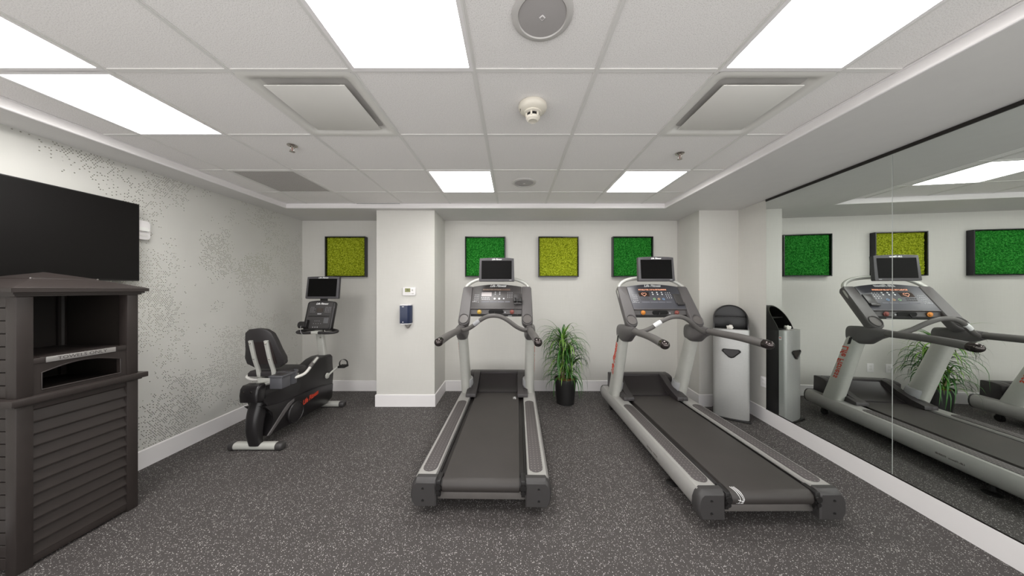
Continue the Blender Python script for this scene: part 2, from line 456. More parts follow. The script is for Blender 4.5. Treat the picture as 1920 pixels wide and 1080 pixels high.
def sprinkler(x, y, label):
    o = thing('sprinkler_head', label, 'sprinkler', (x, y, CZ))
    b = newbm(); lathe(b, [(.034, .001), (.034, -.003), (.024, -.009), (.014, -.009), (.012, -.002)], 24); obj('escutcheon', b, M_brass, o)
    b = newbm(); cyl(b, .009, -.018, 0, 12)
    for s in (-1, 1): tube(b, [(s*.008, 0, -.016), (s*.016, 0, -.026), (s*.012, 0, -.038), (0, 0, -.046)], .0025, 6)
    obj('yoke', b, M_brass, o)
    b = newbm(); cyl(b, .0028, -.042, -.016, 8); obj('bulb', b, mat('red_glass', '#9c6a60', .2), o)
    b = newbm()
    for k in range(10): box(b, .003, .019, -.0032, .0032, -.0485, -.0465, 0, R(36*k, 'Z'))
    cyl(b, .008, -.05, -.046, 12); obj('deflector', b, M_brass, o)
sprinkler(-1.68, 2.2, 'chrome sprinkler head in the left part of the ceiling, beyond the left air vent')
sprinkler(1.34, 2.33, 'chrome sprinkler head in the right part of the ceiling, before the far right light panel')

# ------------------------------------------------------------ moss pictures
def mk_moss(name, a, b_, c):
    t = NT(name); f = t.noise(62, 5, rough=.75); g = t.noise(11, 3)
    x = t.ramp(f, [(.40, lin(a)), (.50, lin(b_)), (.61, lin(c))])
    t.link(t.mix(t.math('MULTIPLY', g, .25), x, lin(b_)), t.b.inputs['Base Color']); t.b.inputs['Roughness'].default_value = .85
    t.b.inputs['Specular IOR Level'].default_value = .2
    t.bump(t.noise(160, 3), 1.0, .008); return t.m
M_mg = mk_moss('dark_green_moss', '#08440f', '#1a7a20', '#4cab48'); M_my = mk_moss('lime_moss', '#56600a', '#94a214', '#ced64a')
M_fr = mat('black_lacquer', '#15131a', .25)
def moss(x, label, m, seed):
    S = .295; o = thing('moss_picture', label, 'wall art', (x, BY, 2.025))
    b = newbm(); d0, d1 = -.078, 0
    for s in (-1, 1):
        box(b, s*S-.006, s*S+.006, d0, d1, -S-.006, S+.006, .001, seg=1)
        box(b, -S+.006, S-.006, d0, d1, s*S-.006, s*S+.006, .001, seg=1)
    box(b, -S, S, -.012, -.002, -S, S)
    obj('frame', b, M_fr, o, smooth=False)
    b = newbm(); n = 110; g = []
    for i in range(n+1):
        r = []
        for j in range(n+1):
            u, v = -S+.009+(2*S-.018)*i/n, -S+.009+(2*S-.018)*j/n
            p = Vector((u*30+seed, v*30, seed)); q = p*2.7
            h = .012*abs(noise.noise(p))+.016*(1-noise.cell(q*1.1)*.6)*(.5+.5*noise.noise(q))+.006*random.random()
            e = min(i, j, n-i, n-j)/4; h *= min(1, .3+e)
            r.append(b.verts.new((u+random.uniform(-.001, .001), -.038-h*1.15, v+random.uniform(-.001, .001))))
        g.append(r)
    for i in range(n):
        for j in range(n): b.faces.new((g[i][j], g[i+1][j], g[i+1][j+1], g[i][j+1]))
    mo = obj('moss', b, m, o, ang=180); mo['kind'] = 'stuff'
moss(-2.507, 'square lime moss picture in the left alcove above the exercise bike', M_my, 1)
moss(-.42, 'square dark green moss picture behind the left treadmill screen', M_mg, 22)
moss(.675, 'square yellow lime moss picture in the middle, above the potted plant', M_my, 43)
moss(1.785, 'square dark green moss picture behind the right treadmill screen', M_mg, 64)

# ------------------------------------------------------------ wall devices
def plate(x, y, z, dirn, label, group=None):
    o = thing('outlet_plate', label, 'wall plate', (x, y, z), dirn, group)
    b = newbm(); prism(b, rrect(.078, .12, .005), -.006, 0, 'y', .002); obj('cover', b, M_white, o)
    b = newbm()
    for s in (-1, 1): prism(b, rrect(.034, .03, .01, cy=s*.02), -.0075, -.005, 'y', .0005)
    obj('socket', b, M_bar, o)
plate(rx(3.385)+0.0, 3.385, .46, -85.4, 'white wall plate on the short wall between dispenser and mirror')
plate(.97, BY, .44, 0, 'white wall plate low on the back wall, right of the plant', 'wall plates on the back wall')
plate(.75, BY, .44, 0, 'white wall plate low on the back wall behind the plant', 'wall plates on the back wall')
o = thing('thermostat', 'white digital thermostat on the pillar above the blue dispenser', 'thermostat', (-1.362, 3.808, 1.513))
b = newbm(); prism(b, rrect(.162, .104, .006), -.026, 0, 'y', .003); obj('housing', b, M_white, o)
b = newbm(); prism(b, rrect(.07, .05, .002, cx=-.018, cy=.015), -.0275, -.025, 'y'); obj('display', b, mat('lcd_green', '#8a8c5c', .3), o)
b = textbm('70', .034, frame((-.018, -.0282, .015), (1, 0, 0), (0, 0, 1), (0, -1, 0))); obj('digits', b, mat('lcd_ink', '#3c3f2a', .5), o)
b = newbm(); prism(b, ell(.018, .026, cx=.042, cy=.016), -.029, -.025, 'y', .001); 
for k in range(5): prism(b, rrect(.012, .005, .002, cx=-.045+.018*k, cy=-.030), -.028, -.025, 'y')
prism(b, rrect(.022, .012, .003, cx=.05, cy=-.03), -.028, -.025, 'y'); obj('button', b, mat('grey_button', '#b9b7b2', .4), o)
o = thing('soap_dispenser', 'dark blue wedge dispenser on the pillar below the thermostat', 'dispenser', (-1.389, 3.808, 1.218))
b = newbm(); prism(b, [(-.07, -.088), (.028, -.088), (.062, -.05), (.066, -.006), (-.07, -.006)], -.118, .112, 'z', .004); obj('body', b, mat('navy_plastic', '#2c3550', .3, var=.05), o)
b = newbm(); prism(b, [(-.066, -.084), (.03, -.084), (.06, -.05), (.062, 0), (-.066, 0)], .1125, .13, 'z', .003)
prism(b, [(-.062, -.08), (.03, -.08), (.056, -.05), (.06, 0), (-.062, 0)], -.132, -.1185, 'z', .003); obj('end_cap', b, M_white, o)
b = newbm(); prism(b, [(-.02, -.132), (.052, -.132), (.02, -.185), (.01, -.185)], -.06, -.01, 'y', .003); obj('nozzle', b, mat('grey_nozzle', '#77736e', .4), o)
b = newbm(); box(b, -.042, -.016, -.0895, -.087, .094, .102); prism(b, [(-.04, -.104), (-.02, -.104), (-.03, -.092)], -.0898, -.087, 'y'); obj('emblem', b, M_white, o, smooth=False)
o = thing('fire_alarm_strobe', 'small white alarm strobe on the patterned wall, half hidden by the television', 'alarm', (LX, 2.46, 2.05))
b = newbm(); prism(b, rrect(.13, .16, .02), 0, .035, 'x', .006); obj('housing', b, M_white, o)
b = newbm(); prism(b, rrect(.09, .03, .006, cy=.005), .03, .052, 'x', .004); obj('lens', b, mat('clear_lens', '#f2f2ee', .08), o)
b = newbm(); prism(b, rrect(.09, .006, .002, cy=-.04), .034, .038, 'x'); prism(b, rrect(.09, .004, .002, cy=-.052), .034, .038, 'x'); obj('sounder_slot', b, M_vent, o)

# ------------------------------------------------------------ television
o = thing('television', 'wide black flat television on the patterned left wall above the towel cabinet', 'television', (LX, 1.84, 1.93))
b = newbm(); box(b, .055, .095, -.566, .566, -.318, .318, .004); obj('casing', b, M_black, o)
b = newbm(); box(b, .0935, .0962, -.558, .558, -.306, .31); obj('screen', b, mat('tv_screen', '#0d0b0b', .35, var=.05, spec=.22), o, smooth=False)
b = newbm(); box(b, .0, .056, -.2, .2, -.12, .12); box(b, .03, .056, -.3, -.26, -.2, .2); box(b, .03, .056, .26, .3, -.2, .2); obj('wall_mount', b, M_black, o, smooth=False)
b = newbm(); box(b, .06, .0975, .25, .33, -.325, -.316, .002); obj('sensor_bar', b, M_black, o)

# ------------------------------------------------------------ towel cabinet
M_cab = mat('resin_espresso', '#2f2927', .45, var=.14, vs=14, bump=.12, bs=500, spec=.4)
M_cabs = mat('resin_espresso_inner', '#27221f', .5, var=.1)
o = cab = thing('towel_cabinet', 'dark brown resin louvred towel cabinet under the television', 'cabinet', (-2.935, 1.812, 0))
hx, hy = .26, .255
def cpost(sx, sy, z0, z1):
    b = newbm(); x0, x1 = sorted((sx*hx, sx*(hx-.06))); y0, y1 = sorted((sy*hy, sy*(hy-.06)))
    box(b, x0, x1, y0, y1, z0, z1, .006)
    obj('post', b, M_cab, cab)
for sx in (-1, 1):
    for sy in (-1, 1): cpost(sx, sy, 0, .912); cpost(sx, sy, .95, 1.52)
fx = hx-.012
# lower front louvers
zt, zb, n = .872, .055, 12; dz = (zt-zb)/n
b = newbm(); prism(b, [(fx-.012, .004), (fx+.008, .0), (fx+.008, .006), (fx-.011, dz*.93), (fx-.024, dz*1.02)], -hy+.058, hy-.058, 'y', .0015)
lv = bpy.data.meshes.new('louver'); b.to_mesh(lv); b.free(); lv.materials.append(M_cab)
for k in range(n): inst('louver', lv, cab, T(0, 0, zb+k*dz))
b = newbm(); box(b, fx-.03, fx+.006, -hy+.055, hy-.055, .015, .055, .003); box(b, fx-.03, fx+.004, -hy+.055, hy-.055, .872, .912, .003); obj('front_rail', b, M_cab, cab)
b = newbm(); box(b, -hx+.02, fx-.03, -hy+.03, hy-.03, .02, .9); obj('inner_box', b, M_cabs, cab, smooth=False)
# planked sides and back
def planks(z0, z1, n):
    h = (z1-z0)/n
    b = newbm(); box(b, -hx+.058, hx-.058, -.008, .008, .002, h-.002, .003); me = bpy.data.meshes.new('plank'); b.to_mesh(me); b.free(); me.materials.append(M_cab)
    b = newbm(); box(b, -.008, .008, -hy+.058, hy-.058, .002, h-.002, .003); me2 = bpy.data.meshes.new('plank'); b.to_mesh(me2); b.free(); me2.materials.append(M_cab)
    for k in range(n):
        for s in (-1, 1): inst('plank', me, cab, T(0, s*(hy-.018), z0+k*h))
        inst('plank', me2, cab, T(-hx+.018, 0, z0+k*h))
planks(.02, .912, 13); planks(.952, 1.516, 8)
b = newbm(); box(b, -hx-.03, hx+.032, -hy-.032, hy+.032, .916, .952, .004); box(b, -hx-.012, hx+.012, -hy-.012, hy+.012, .905, .918, .003); obj('ledge', b, M_cab, cab)
# upper compartment liner, shelf, apron with arched slot
b = newbm(); box(b, -hx+.03, -hx+.036, -hy+.03, hy-.03, .952, 1.516); box(b, -hx+.03, hx-.06, hy-.036, hy-.03, .952, 1.516); box(b, -hx+.03, hx-.06, -hy+.03, -hy+.036, .952, 1.516)
tube(b, [(-hx+.05, hy-.05, 1.15), (-hx+.05, hy-.05, 1.51)], .02, 10, 1); obj('liner', b, M_cabs, cab, smooth=False)
b = newbm(); box(b, -hx+.03, hx-.004, -hy+.05, hy-.05, 1.125, 1.158, .004); obj('shelf', b, M_cab, cab)
b = newbm()
for k in range(7): box(b, hx-.03, hx-.008, -.17+.0565*k, -.156+.0565*k, 1.156, 1.1605, .001)
obj('shelf_rib', b, M_cab, cab)
b = newbm(); ya, yb = -.165, .165
outer = [(-hy+.058, .953), (hy-.058, .953), (hy-.058, 1.127), (-hy+.058, 1.127)]
arch = [(yb, .975)]+[(yb*math.cos(a)/1.0 if 0 else yb-(yb-ya)*i/12, 1.072+.036*math.sin(PI*i/12)) for i, a in enumerate([0]*13)]+[(ya, .975)]
N = len(arch)
# apron: strips around the opening
prism(b, [outer[0], (ya, .953), (ya, 1.127), outer[3]], fx-.02, fx+.004, 'x'); prism(b, [(yb, .953), outer[1], outer[2], (yb, 1.127)], fx-.02, fx+.004, 'x')
prism(b, [(ya, .953), (yb, .953), (yb, .975), (ya, .975)], fx-.02, fx+.004, 'x')
for i in range(1, 13): prism(b, [arch[i+1], arch[i], (arch[i][0], 1.127), (arch[i+1][0], 1.127)], fx-.02, fx+.004, 'x')
obj('apron', b, M_cab, cab, smooth=False)
b = newbm(); lp = [Vector((fx+.004, p[0], p[1])) for p in arch]; tube(b, lp, .0045, 6, 0, closed=True); obj('slot_rim', b, M_cab, cab)
b = newbm(); box(b, hx-.001, hx+.003, -.155, .135, 1.127, 1.158, .001); obj('sign', b, mat('brushed_sign', '#a9a6a4', .35, .6), cab)
b = textbm('TOWELS ONLY', .026, frame((hx+.0033, -.01, 1.1425), (0, 1, 0), (0, 0, 1), (1, 0, 0)), xs=1.15, ext=.0004); obj('sign_lettering', b, mat('sign_ink', '#4b4746', .5), cab)
# cornice and hipped lid
b = newbm()
for e, z0, z1 in ((.010, 1.507, 1.52), (.02, 1.518, 1.532), (.034, 1.53, 1.552)):
    loft(b, [[(a, c, z) for a, c in ((-hx-e, -hy-e), (hx+e, -hy-e), (hx+e, hy+e), (-hx-e, hy+e))] for z, ee in ((z0, e), (z1, e))])
obj('cornice', b, M_cab, cab, smooth=False)
b = newbm()
def sq(w, h, z): return [(-w, -h, z), (w, -h, z), (w, h, z), (-w, h, z)]
loft(b, [sq(hx+.03, hy+.03, 1.5525), sq(hx+.02, hy+.02, 1.558), sq(.14, .135, 1.607), sq(.137, .132, 1.613), sq(.004, .004, 1.652)])
obj('lid', b, M_cab, cab, smooth=False)
b = newbm()
for s in (-1, 1):
    for t2 in (-1, 1): sphere(b, (s*.14, t2*.135, 1.61), .006, sub=1)
obj('lid_screw', b, mat('screw_steel', '#8a8684', .35, .8), cab)

# ------------------------------------------------------------ treadmills
M_silver = mat('silver_paint', '#c2c2bc', .36, .2, var=.05, vs=25, bump=.04, bs=700, coat=.1)
M_rail = mat('rail_silver_paint', '#b0aeab', .38, .3, var=.05, vs=25)
M_cap = mat('charcoal_plastic', '#3a3838', .42, var=.06, bump=.12, bs=900)
M_con = mat('console_grey', '#575454', .45, var=.05, bump=.1, bs=900)
M_face = mat('console_face', '#4a4a50', .38, var=.05)
M_hood = mat('hood_black', '#363233', .4, var=.08, bump=.1, bs=900)
M_hood2 = mat('hood_panel', '#272324', .33, var=.08)
M_belt = mat('belt_rubber', '#383432', .5, var=.18, vs=4, bump=.1, bs=900)
M_grip = mat('grip_grey', '#5d5a58', .5, var=.08, bump=.1, bs=500)
M_chr = mat('dark_chrome', '#4c4645', .12, .8)
M_dark = mat('deck_black', '#1b1716', .45)
M_red = mat('red_decal', '#c8432e', .4); M_wht = mat('white_decal', '#e6e6e6', .5); M_ink = mat('pale_grey_decal', '#a9a9ac', .5)
M_scr = mat('blank_screen', '#070606', .4, var=.05, spec=.1)
M_mon = mat('monitor_bezel', '#474548', .42)
def mk_pad():
    t = NT('studded_foot_pad'); p = t.pos(); sp = t.new('ShaderNodeSeparateXYZ'); t.link(p, sp.inputs[0])
    u = t.math('SUBTRACT', t.math('FRACT', t.math('DIVIDE', t.math('ABSOLUTE', sp.outputs[0]), .026)), .5); v = t.math('SUBTRACT', t.math('FRACT', t.math('DIVIDE', sp.outputs[1], .03)), .5)
    m = t.math('LESS_THAN', t.math('ADD', t.math('MULTIPLY', u, u), t.math('MULTIPLY', v, v)), .018)
    t.link(t.mix(m, t.mix(t.noise(300), lin('#484343'), lin('#575252')), lin('#807b78')), t.b.inputs['Base Color']); t.b.inputs['Roughness'].default_value = .6; return t.m
M_pad = mk_pad()
M_or = mat('orange_ring', '#d98b3a', .35); M_yel = mat('yellow_ring', '#c9a545', .35); M_rk = mat('dull_red_knob', '#8a4a42', .35)

def treadmill(label, X, Y, rz, lit):
    o = thing('treadmill', label, 'treadmill', (X, Y, 0), rz)
    for s in (-1, 1):
        # side rail
        prof = [(.318, .095), (.318, .238), (.324, .248), (.432, .25), (.452, .244), (.468, .222), (.476, .185), (.474, .145), (.462, .112), (.44, .09), (.41, .08), (.33, .08)]
        def ring(y, k=1.0):
            cx, cz = .4, .165
            return [(s*(cx+(x-cx)*k), y, cz+(z-cz)*k) for x, z in prof]
        b = newbm(); loft(b, [ring(.052), ring(2.03), ring(2.052, .97)]); obj('side_rail', b, M_rail, o)
        b = newbm(); loft(b, [ring(2.046, 1.01), ring(2.06, 1.01), ring(2.068, .9)]); obj('front_cap', b, M_cap, o)
        b = newbm(); prism(b, rrect(.098, 1.30, .049, 8, s*.383, .745), .2498, .2535, 'z', .001); obj('foot_pad', b, M_pad, o)
        # rear end cap
        cp = [(.305, .07), (.305, .232), (.312, .24), (.44, .24), (.462, .215), (.475, .18), (.478, .14), (.47, .1), (.452, .07)]
        cp2 = [(.305, .068), (.305, .246), (.31, .253), (.442, .253), (.468, .225), (.482, .185), (.484, .14), (.474, .095), (.456, .068)]
        b = newbm(); loft(b, [[(s*x, .0, z) for x, z in [(.314, .074), (.314, .222), (.318, .228), (.438, .228), (.456, .21), (.466, .18), (.468, .14), (.462, .104), (.446, .074)]],
                              [(s*x, .008, z) for x, z in cp], [(s*x, .03, z) for x, z in cp2], [(s*x, .062, z) for x, z in cp2]])
        ec = obj('end_cap', b, M_cap, o, 30)
        b = newbm()
        for z in (.112, .192): lathe(b, [(.0065, -.001), (.008, .0005), (.0085, .002), (.0085, .004)], 12, T(s*.394, -.001, z) @ R(90, 'X') @ T(0, 0, -.002))
        obj('screw_recess', b, M_slot, ec)
        b = newbm()
        for z in (.108, .188): box(b, s*.394-.006, s*.394+.006, -.0045, .0, z-.003, z-.0005)
        obj('screw', b, M_brass, ec, smooth=False)
        # roller bracket
        b = newbm(); box(b, *sorted((s*.272, s*.305)), .0, .1, .15, .245, .006); cyl(b, .02, 0, .012, 12, T(s*.288, .0, .205) @ R(90, 'X')); cyl(b, .014, 0, .012, 12, T(s*.288, .002, .17) @ R(90, 'X'))
        box(b, *sorted((s*.276, s*.3)), .01, .03, .13, .16, .003)
        obj('roller_bracket', b, M_black, o)
        # upright blade
        rings = []
        for q in range(9):
            t_ = q/8; z = .245+.82*t_; yc = 1.745-.30*t_; dx = .06-.004*t_; dy = .105-.03*t_
            rings.append([(s*.394+s*.004+a, yc+c, z) for a, c in ((dx*math.copysign(abs(math.cos(w))**.65, math.cos(w)), dy*math.copysign(abs(math.sin(w))**.8, math.sin(w))) for w in [2*PI*i/28 for i in range(28)])])
        b = newbm(); loft(b, rings); up = obj('upright', b, M_silver, o, 60)
        # collar on inner face of the upright
        rings = []
        for z, k in ((.27, 1.0), (.275, 1.06), (.40, 1.06), (.415, 1.0)):
            t_ = (z-.245)/.82; yc = 1.745-.30*t_; dx = .06*k; dy = (.105-.03*t_)*k
            rings.append([(s*.376+a, yc+c+.012, z+.16*max(0, c+.02)) for a, c in ((dx*math.cos(w), dy*.86*math.sin(w)) for w in [2*PI*i/28 for i in range(28)])])
        b = newbm(); loft(b, rings); obj('collar', b, mat('pale_grey_plastic', '#a6a6a8', .45), up, 60)
        # lettering on outer side of the upright, reading upwards
        nrm = Vector((s, 0, 0)); upv = Vector((0, .30, -.82)).normalized() if s > 0 else Vector((0, -.30, .82)).normalized()
        if s < 0: ud = Vector((0, -.30, .82)).normalized()
        else: ud = Vector((0, .30, -.82)).normalized()
        vd = nrm.cross(ud)
        zc = .72; t_ = (zc-.245)/.82
        b = textbm('Life Fitness', .094, frame((s*(.394+.004+.0575), 1.745-.30*t_+.012, zc), ud, vd, nrm), .35, .0025, bold=.001, xs=1.0)
        obj('lettering', b, M_red, up, smooth=False)
        b = newbm(); prism(b, [(1.47, .94), (1.50, .93), (1.475, 1.01), (1.445, 1.02)], *sorted((s*.452, s*.459)), 'x', .001); obj('badge', b, M_black, up)
        # handle bracket
        def sec(xc, yc, zc, w, h): return [(xc+w*math.copysign(abs(math.cos(a))**.7, math.cos(a)), yc, zc+h*math.copysign(abs(math.sin(a))**.7, math.sin(a))) for a in [2*PI*i/24 for i in range(24)]]
        b = newbm(); loft(b, [sec(s*.392, 1.56, 1.05, .03, .05), sec(s*.392, 1.53, 1.05, .058, .085), sec(s*.392, 1.44, 1.045, .066, .098), sec(s*.388, 1.33, 1.055, .06, .09), sec(s*.388, 1.24, 1.085, .045, .055), sec(s*.388, 1.17, 1.1, .036, .037)])
        obj('handle_bracket', b, M_con, o, 60)
        b = newbm(); tube(b, [(s*.388, 1.175, 1.10), (s*.392, .95, 1.105), (s*.405, .75, 1.105), (s*.424, .52, 1.092)], [.034, .033, .034, .036], 20, 5)
        hr = obj('handrail', b, M_grip, o, 60)
        b = newbm(); sphere(b, (0, 0, 0), .0375, T(s*.4245, .512, 1.0915) @ R(-s*4, 'Z'), 3, (1, 1.15, 1)); tube(b, [(s*.422, .545, 1.094), (s*.4245, .512, 1.0915)], .0375, 20, 1); obj('grip_end', b, M_chr, hr, 60)
        # feet
        b = newbm(); lathe(b, [(.048, 0), (.05, .006), (.035, .016), (.014, .02), (.012, .09)], 24, T(s*.385, .46, 0)); obj('levelling_foot', b, M_black, o)
        b = newbm(); lathe(b, [(.028, -.014), (.038, -.012), (.038, .012), (.028, .014)], 24, T(s*.40, 1.86, .038) @ R(90, 'Y')); box(b, s*.40-.02, s*.40+.02, 1.84, 1.88, .04, .09, .003); obj('wheel', b, M_black, o)
        # console arm with cup holder
    # console plane
    B = Vector((0, 1.27, 1.135)); sl = Vector((0, .62, .785)).normalized(); nn = Vector((0, -.785, .62)).normalized(); ux = Vector((1, 0, 0))
    F = frame(B, ux, sl, nn)
    for s in (-1, 1):
        def podo(k=0):
            cx = s*.36; w = .064-k; top = .555-k; pts = []
            for i in range(13):
                a = PI+PI*i/12; pts.append((cx+w*math.cos(a), .068+w*1.05*math.sin(a)))
            pts += [(cx+w*.98, .30), (cx+s*0+w*.92, top-.02 if s > 0 else top), (cx+w*.7, top+.004), (cx-w*.7, top+.004), (cx-w*.92, top if s > 0 else top-.02), (cx-w*.98, .30)]
            return pts
        b = newbm(); loft(b, [[(x, y, z) for x, y in podo(k)] for k, z in ((.012, -.075), (.002, -.05), (0, -.01), (.003, .004), (.008, .009))], True, F); pod = obj('console_arm', b, M_con, o, 40)
        b = newbm(); c = (s*.36, .085)
        loft(b, [[(x, y, z) for x, y in ell(w, h, 28, *c)] for w, h, z in ((.112, .132, .008), (.111, .131, .018), (.106, .126, .021), (.100, .120, .020), (.094, .113, .0098))], False, F)
        obj('cup_rim', b, M_con, pod, 60)
        b = newbm(); loft(b, [[(x, y, z) for x, y in ell(w, h, 28, *c)] for w, h, z in ((.096, .116, .0096), (.06, .07, .0094), (.002, .002, .0092))], True, F)
        obj('cup_well', b, mat('cup_grey', '#615d5b', .35), pod, 60)
    # console body
    b = newbm()
    top = [(-.298, .535)]+[(-.298+.596*i/10, .555+.035*math.sin(PI*i/10)) for i in range(11)]+[(.298, .535)]
    out = [(.298, .225), (-.298, .225)]
    prism(b, out+top, -.06, .004, 'z', .004, F); con = obj('console', b, M_face if lit else mat('console_face_warm', '#454242', .4), o)
    b = newbm(); vv = F @ Vector((0, .225, .004)); y0, z0 = vv.y, vv.z
    prism(b, [(y0, z0), (y0+.012, z0-.012), (y0+.004, z0-.06), (y0+.03, z0-.085), (y0+.10, z0-.075), (y0+.11, z0)], -.297, .297, 'x', .003); obj('console_shelf', b, M_con, con)
    b = newbm(); prism(b, [(y0-.002, z0-.062), (y0+.0, z0-.082), (y0+.025, z0-.092), (y0+.09, z0-.085), (y0+.09, z0-.07)], -.295, .295, 'x', .002); obj('console_lip', b, M_black, con)
    b = newbm(); prism(b, [(-.298, .225), (.298, .225), (.298, .233), (-.298, .233)], .003, .008, 'z', .001, F); obj('ridge', b, M_con, con)
    def pt(x, y):   # from zoomed-crop position on the left treadmill console to plane coordinates
        u = (x-612)*.00077; py = 470+y/8.306; k = (541-py)/FPX
        # ray z = 1.55 + k*Yw ; plane point B + v*sl
        v = (1.55+k*(1.96+B.y)-B.z)/(sl.z-k*sl.y); return u, v
    Fp = F @ T(0, 0, .0045)
    u, v = pt(622, 552); b = textbm('Life Fitness', .046, Fp @ T(u, v-.002, .001), .4, .001, bold=.0022, xs=.95); obj('console_lettering', b, M_wht, con, smooth=False)
    u0, v0 = pt(385, 622); u1, v1 = pt(820, 600)
    b = newbm(); prism(b, rrect(u1-u0, v1-v0+.004, .003, 3, (u0+u1)/2, (v0+v1)/2), 0, .001, 'z', 0, Fp)
    obj('message_window', b, mat('message_amber', '#6a3c22', .3) if lit else mat('message_beige', '#77645a', .3), con, smooth=False)
    b = newbm(); random.seed(3)
    for k in range(46 if lit else 30):
        x = u0+.006+k*(u1-u0-.012)/(45 if lit else 44)
        for r in range(3):
            if random.random() < .8: box(b, x-.0022, x+.0022, v0+.002+r*.006, v0+.006+r*.006, .001, .0016, 0, Fp)
    obj('message_dots', b, emit('amber_leds', '#ff8a3c', 1.2) if lit else mat('pale_beige_dots', '#c9b9ab', .4), con, smooth=False)
    u0, v0 = pt(372, 712); u1, v1 = pt(530, 650); cu, cv = (u0+u1)/2, (v0+v1)/2
    b = newbm(); prism(b, rrect(u1-u0, v1-v0, .003, 3, cu, cv), 0, .001, 'z', 0, Fp); obj('profile_window', b, mat('window_dark', '#33251f', .3) if lit else mat('window_pale', '#a9a2a2', .3), con, smooth=False)
    if lit:
        b = newbm(); hp = []
        for i in range(28):
            a = 2*PI*i/28; hp.append(Vector((cu+.0017*16*math.sin(a)**3, cv+.0016*(13*math.cos(a)-5*math.cos(2*a)-2*math.cos(3*a)-math.cos(4*a)), .0015)))
        tube(b, hp, .0016, 4, 0, Fp, closed=True); obj('heart_symbol', b, emit('amber_heart', '#ff8a2c', 1.3), con)
    b = newbm()
    def key(x, y, r): 
        u, v = pt(x, y); prism(b, ell(2*r, 2*r*1.1, 10, u, v), 0, .0015, 'z', 0, Fp)
    for r in range(5):
        for c in range(4-(r == 4)): key(272+c*20-r*2, 694+r*26, .0048)
    for c, r in ((0, 0), (1, -6), (2, 0), (3, 4)): key(248+c*28, 800+r, .005)
    obj('keypad', b, M_ink, con, smooth=False)
    b = newbm()
    for r in range(2):
        for c in range(5): key(382+c*27+r*8, 735+r*26, .0075)
    obj('quick_key', b, M_cap if lit else M_ink, con, smooth=False)
    b = newbm()
    for c in range(3 if lit else 2):
        for r in range(2): key(587+c*70, 653+r*28, .0085)
    for r in range(4):
        for c in range(3): key(785+c*32, 658+r*25, .0042)
    obj('number_key', b, M_ink if not lit else M_wht, con, smooth=False)
    for i, (x, cl) in enumerate(((582, '#7fae7a'), (652, '#c69a63'), (722, '#6f93b8'))):
        b = newbm(); u, v = pt(x, 752); prism(b, ell(.026, .028, 20, u, v), 0, .002, 'z', 0, Fp); obj('round_key', b, mat('key_ring', cl if lit else ('#c9c8c8', '#c9c8c8', '#6b6c72')[i], .4), con, smooth=False)
        b = newbm(); prism(b, ell(.015, .016, 16, u, v), .002, .0026, 'z', 0, Fp); obj('round_key_centre', b, M_wht if not lit else M_face, con, smooth=False)
    b = newbm()
    for x0, x1 in ((380, 500), (510, 620), (628, 730), (745, 820)):
        ua, va = pt(x0, 808); ub, vb = pt(x1, 790); prism(b, rrect(ub-ua, vb-va, .002, 2, (ua+ub)/2, (va+vb)/2), 0, .0008, 'z', 0, Fp)
    obj('legend_strip', b, mat('legend_grey', '#5d5d64', .5), con, smooth=False)
    # shelf items: on near vertical strip
    ys_, zs_ = y0-.0005, z0-.035
    FS = frame((0, ys_, zs_), (1, 0, 0), (0, -.02, 1), (0, -1, -.02))
    b = newbm(); prism(b, rrect(.175, .044, .021, 8), -.003, .0015, 'z', 0, FS); obj('reading_slot', b, M_slot, con, smooth=False)
    b = newbm(); tube(b, [(-.012, ys_-.012, zs_+.002), (-.02, ys_-.016, zs_-.02), (-.03, ys_-.012, zs_-.03)], .006, 8); obj('key_clip', b, M_black, con)
    for x, ma in ((-.195, M_or if lit else M_yel), (.185, M_rk)):
        b = newbm(); lathe(b, [(.025, -.002), (.025, .005), (.018, .007), (.017, .003)], 24, FS @ T(x, 0, .002)); obj('knob_ring', b, ma, con)
        b = newbm(); lathe(b, [(.016, 0), (.016, .010), (.010, .015), (.001, .0155)], 20, FS @ T(x, 0, .002)); obj('knob', b, ma, con)
    b = newbm(); lathe(b, [(.009, 0), (.009, .004), (.004, .005)], 16, FS @ T(.105, -.006, .002)); obj('audio_jack', b, M_ink, con)
    b = newbm(); box(b, .14, .185, -.0445, -.0375, 0, .003, 0, FS @ T(0, -.005, .004)); obj('rating_label', b, M_ink, con, smooth=False)
    # accessory tray / strap holder at right
    b = newbm(); box(b, .205, .292, .30, .44, .002, .014, .004, F)
    box(b, .21, .295, .275, .31, .01, .03, .006, F); obj('accessory_tray', b, M_cap, con)
    if not lit:
        b = newbm(); loft(b, [[(x, y, z) for x, y in rrect(w, h, .02, 5, .253, .325)] for w, h, z in ((.1, .045, .004), (.105, .05, .03), (.085, .035, .045))], True, F)
        box(b, .205, .235, .30, .36, .03, .05, .008, F); box(b, .272, .302, .30, .36, .03, .05, .008, F); obj('chest_strap', b, M_black, con)
        b = newbm(); tube(b, [F @ Vector(p) for p in ((.25, .31, .05), (.235, .27, .05), (.22, .23, .04), (.225, .19, .03), (.25, .13, .02))], .0022, 6); obj('cord', b, M_cap, con)
    # arch tube, crossbar, monitor
    b = newbm(); P = [(-.40, 1.53, 1.44), (-.398, 1.60, 1.53), (-.36, 1.655, 1.60), (-.27, 1.685, 1.652), (-.15, 1.69, 1.675), (0, 1.69, 1.68), (.15, 1.69, 1.675), (.27, 1.685, 1.652), (.36, 1.655, 1.60), (.398, 1.60, 1.53), (.40, 1.53, 1.44)]
    tube(b, P, .0215, 14, 5); obj('arch_tube', b, M_silver, o, 60)
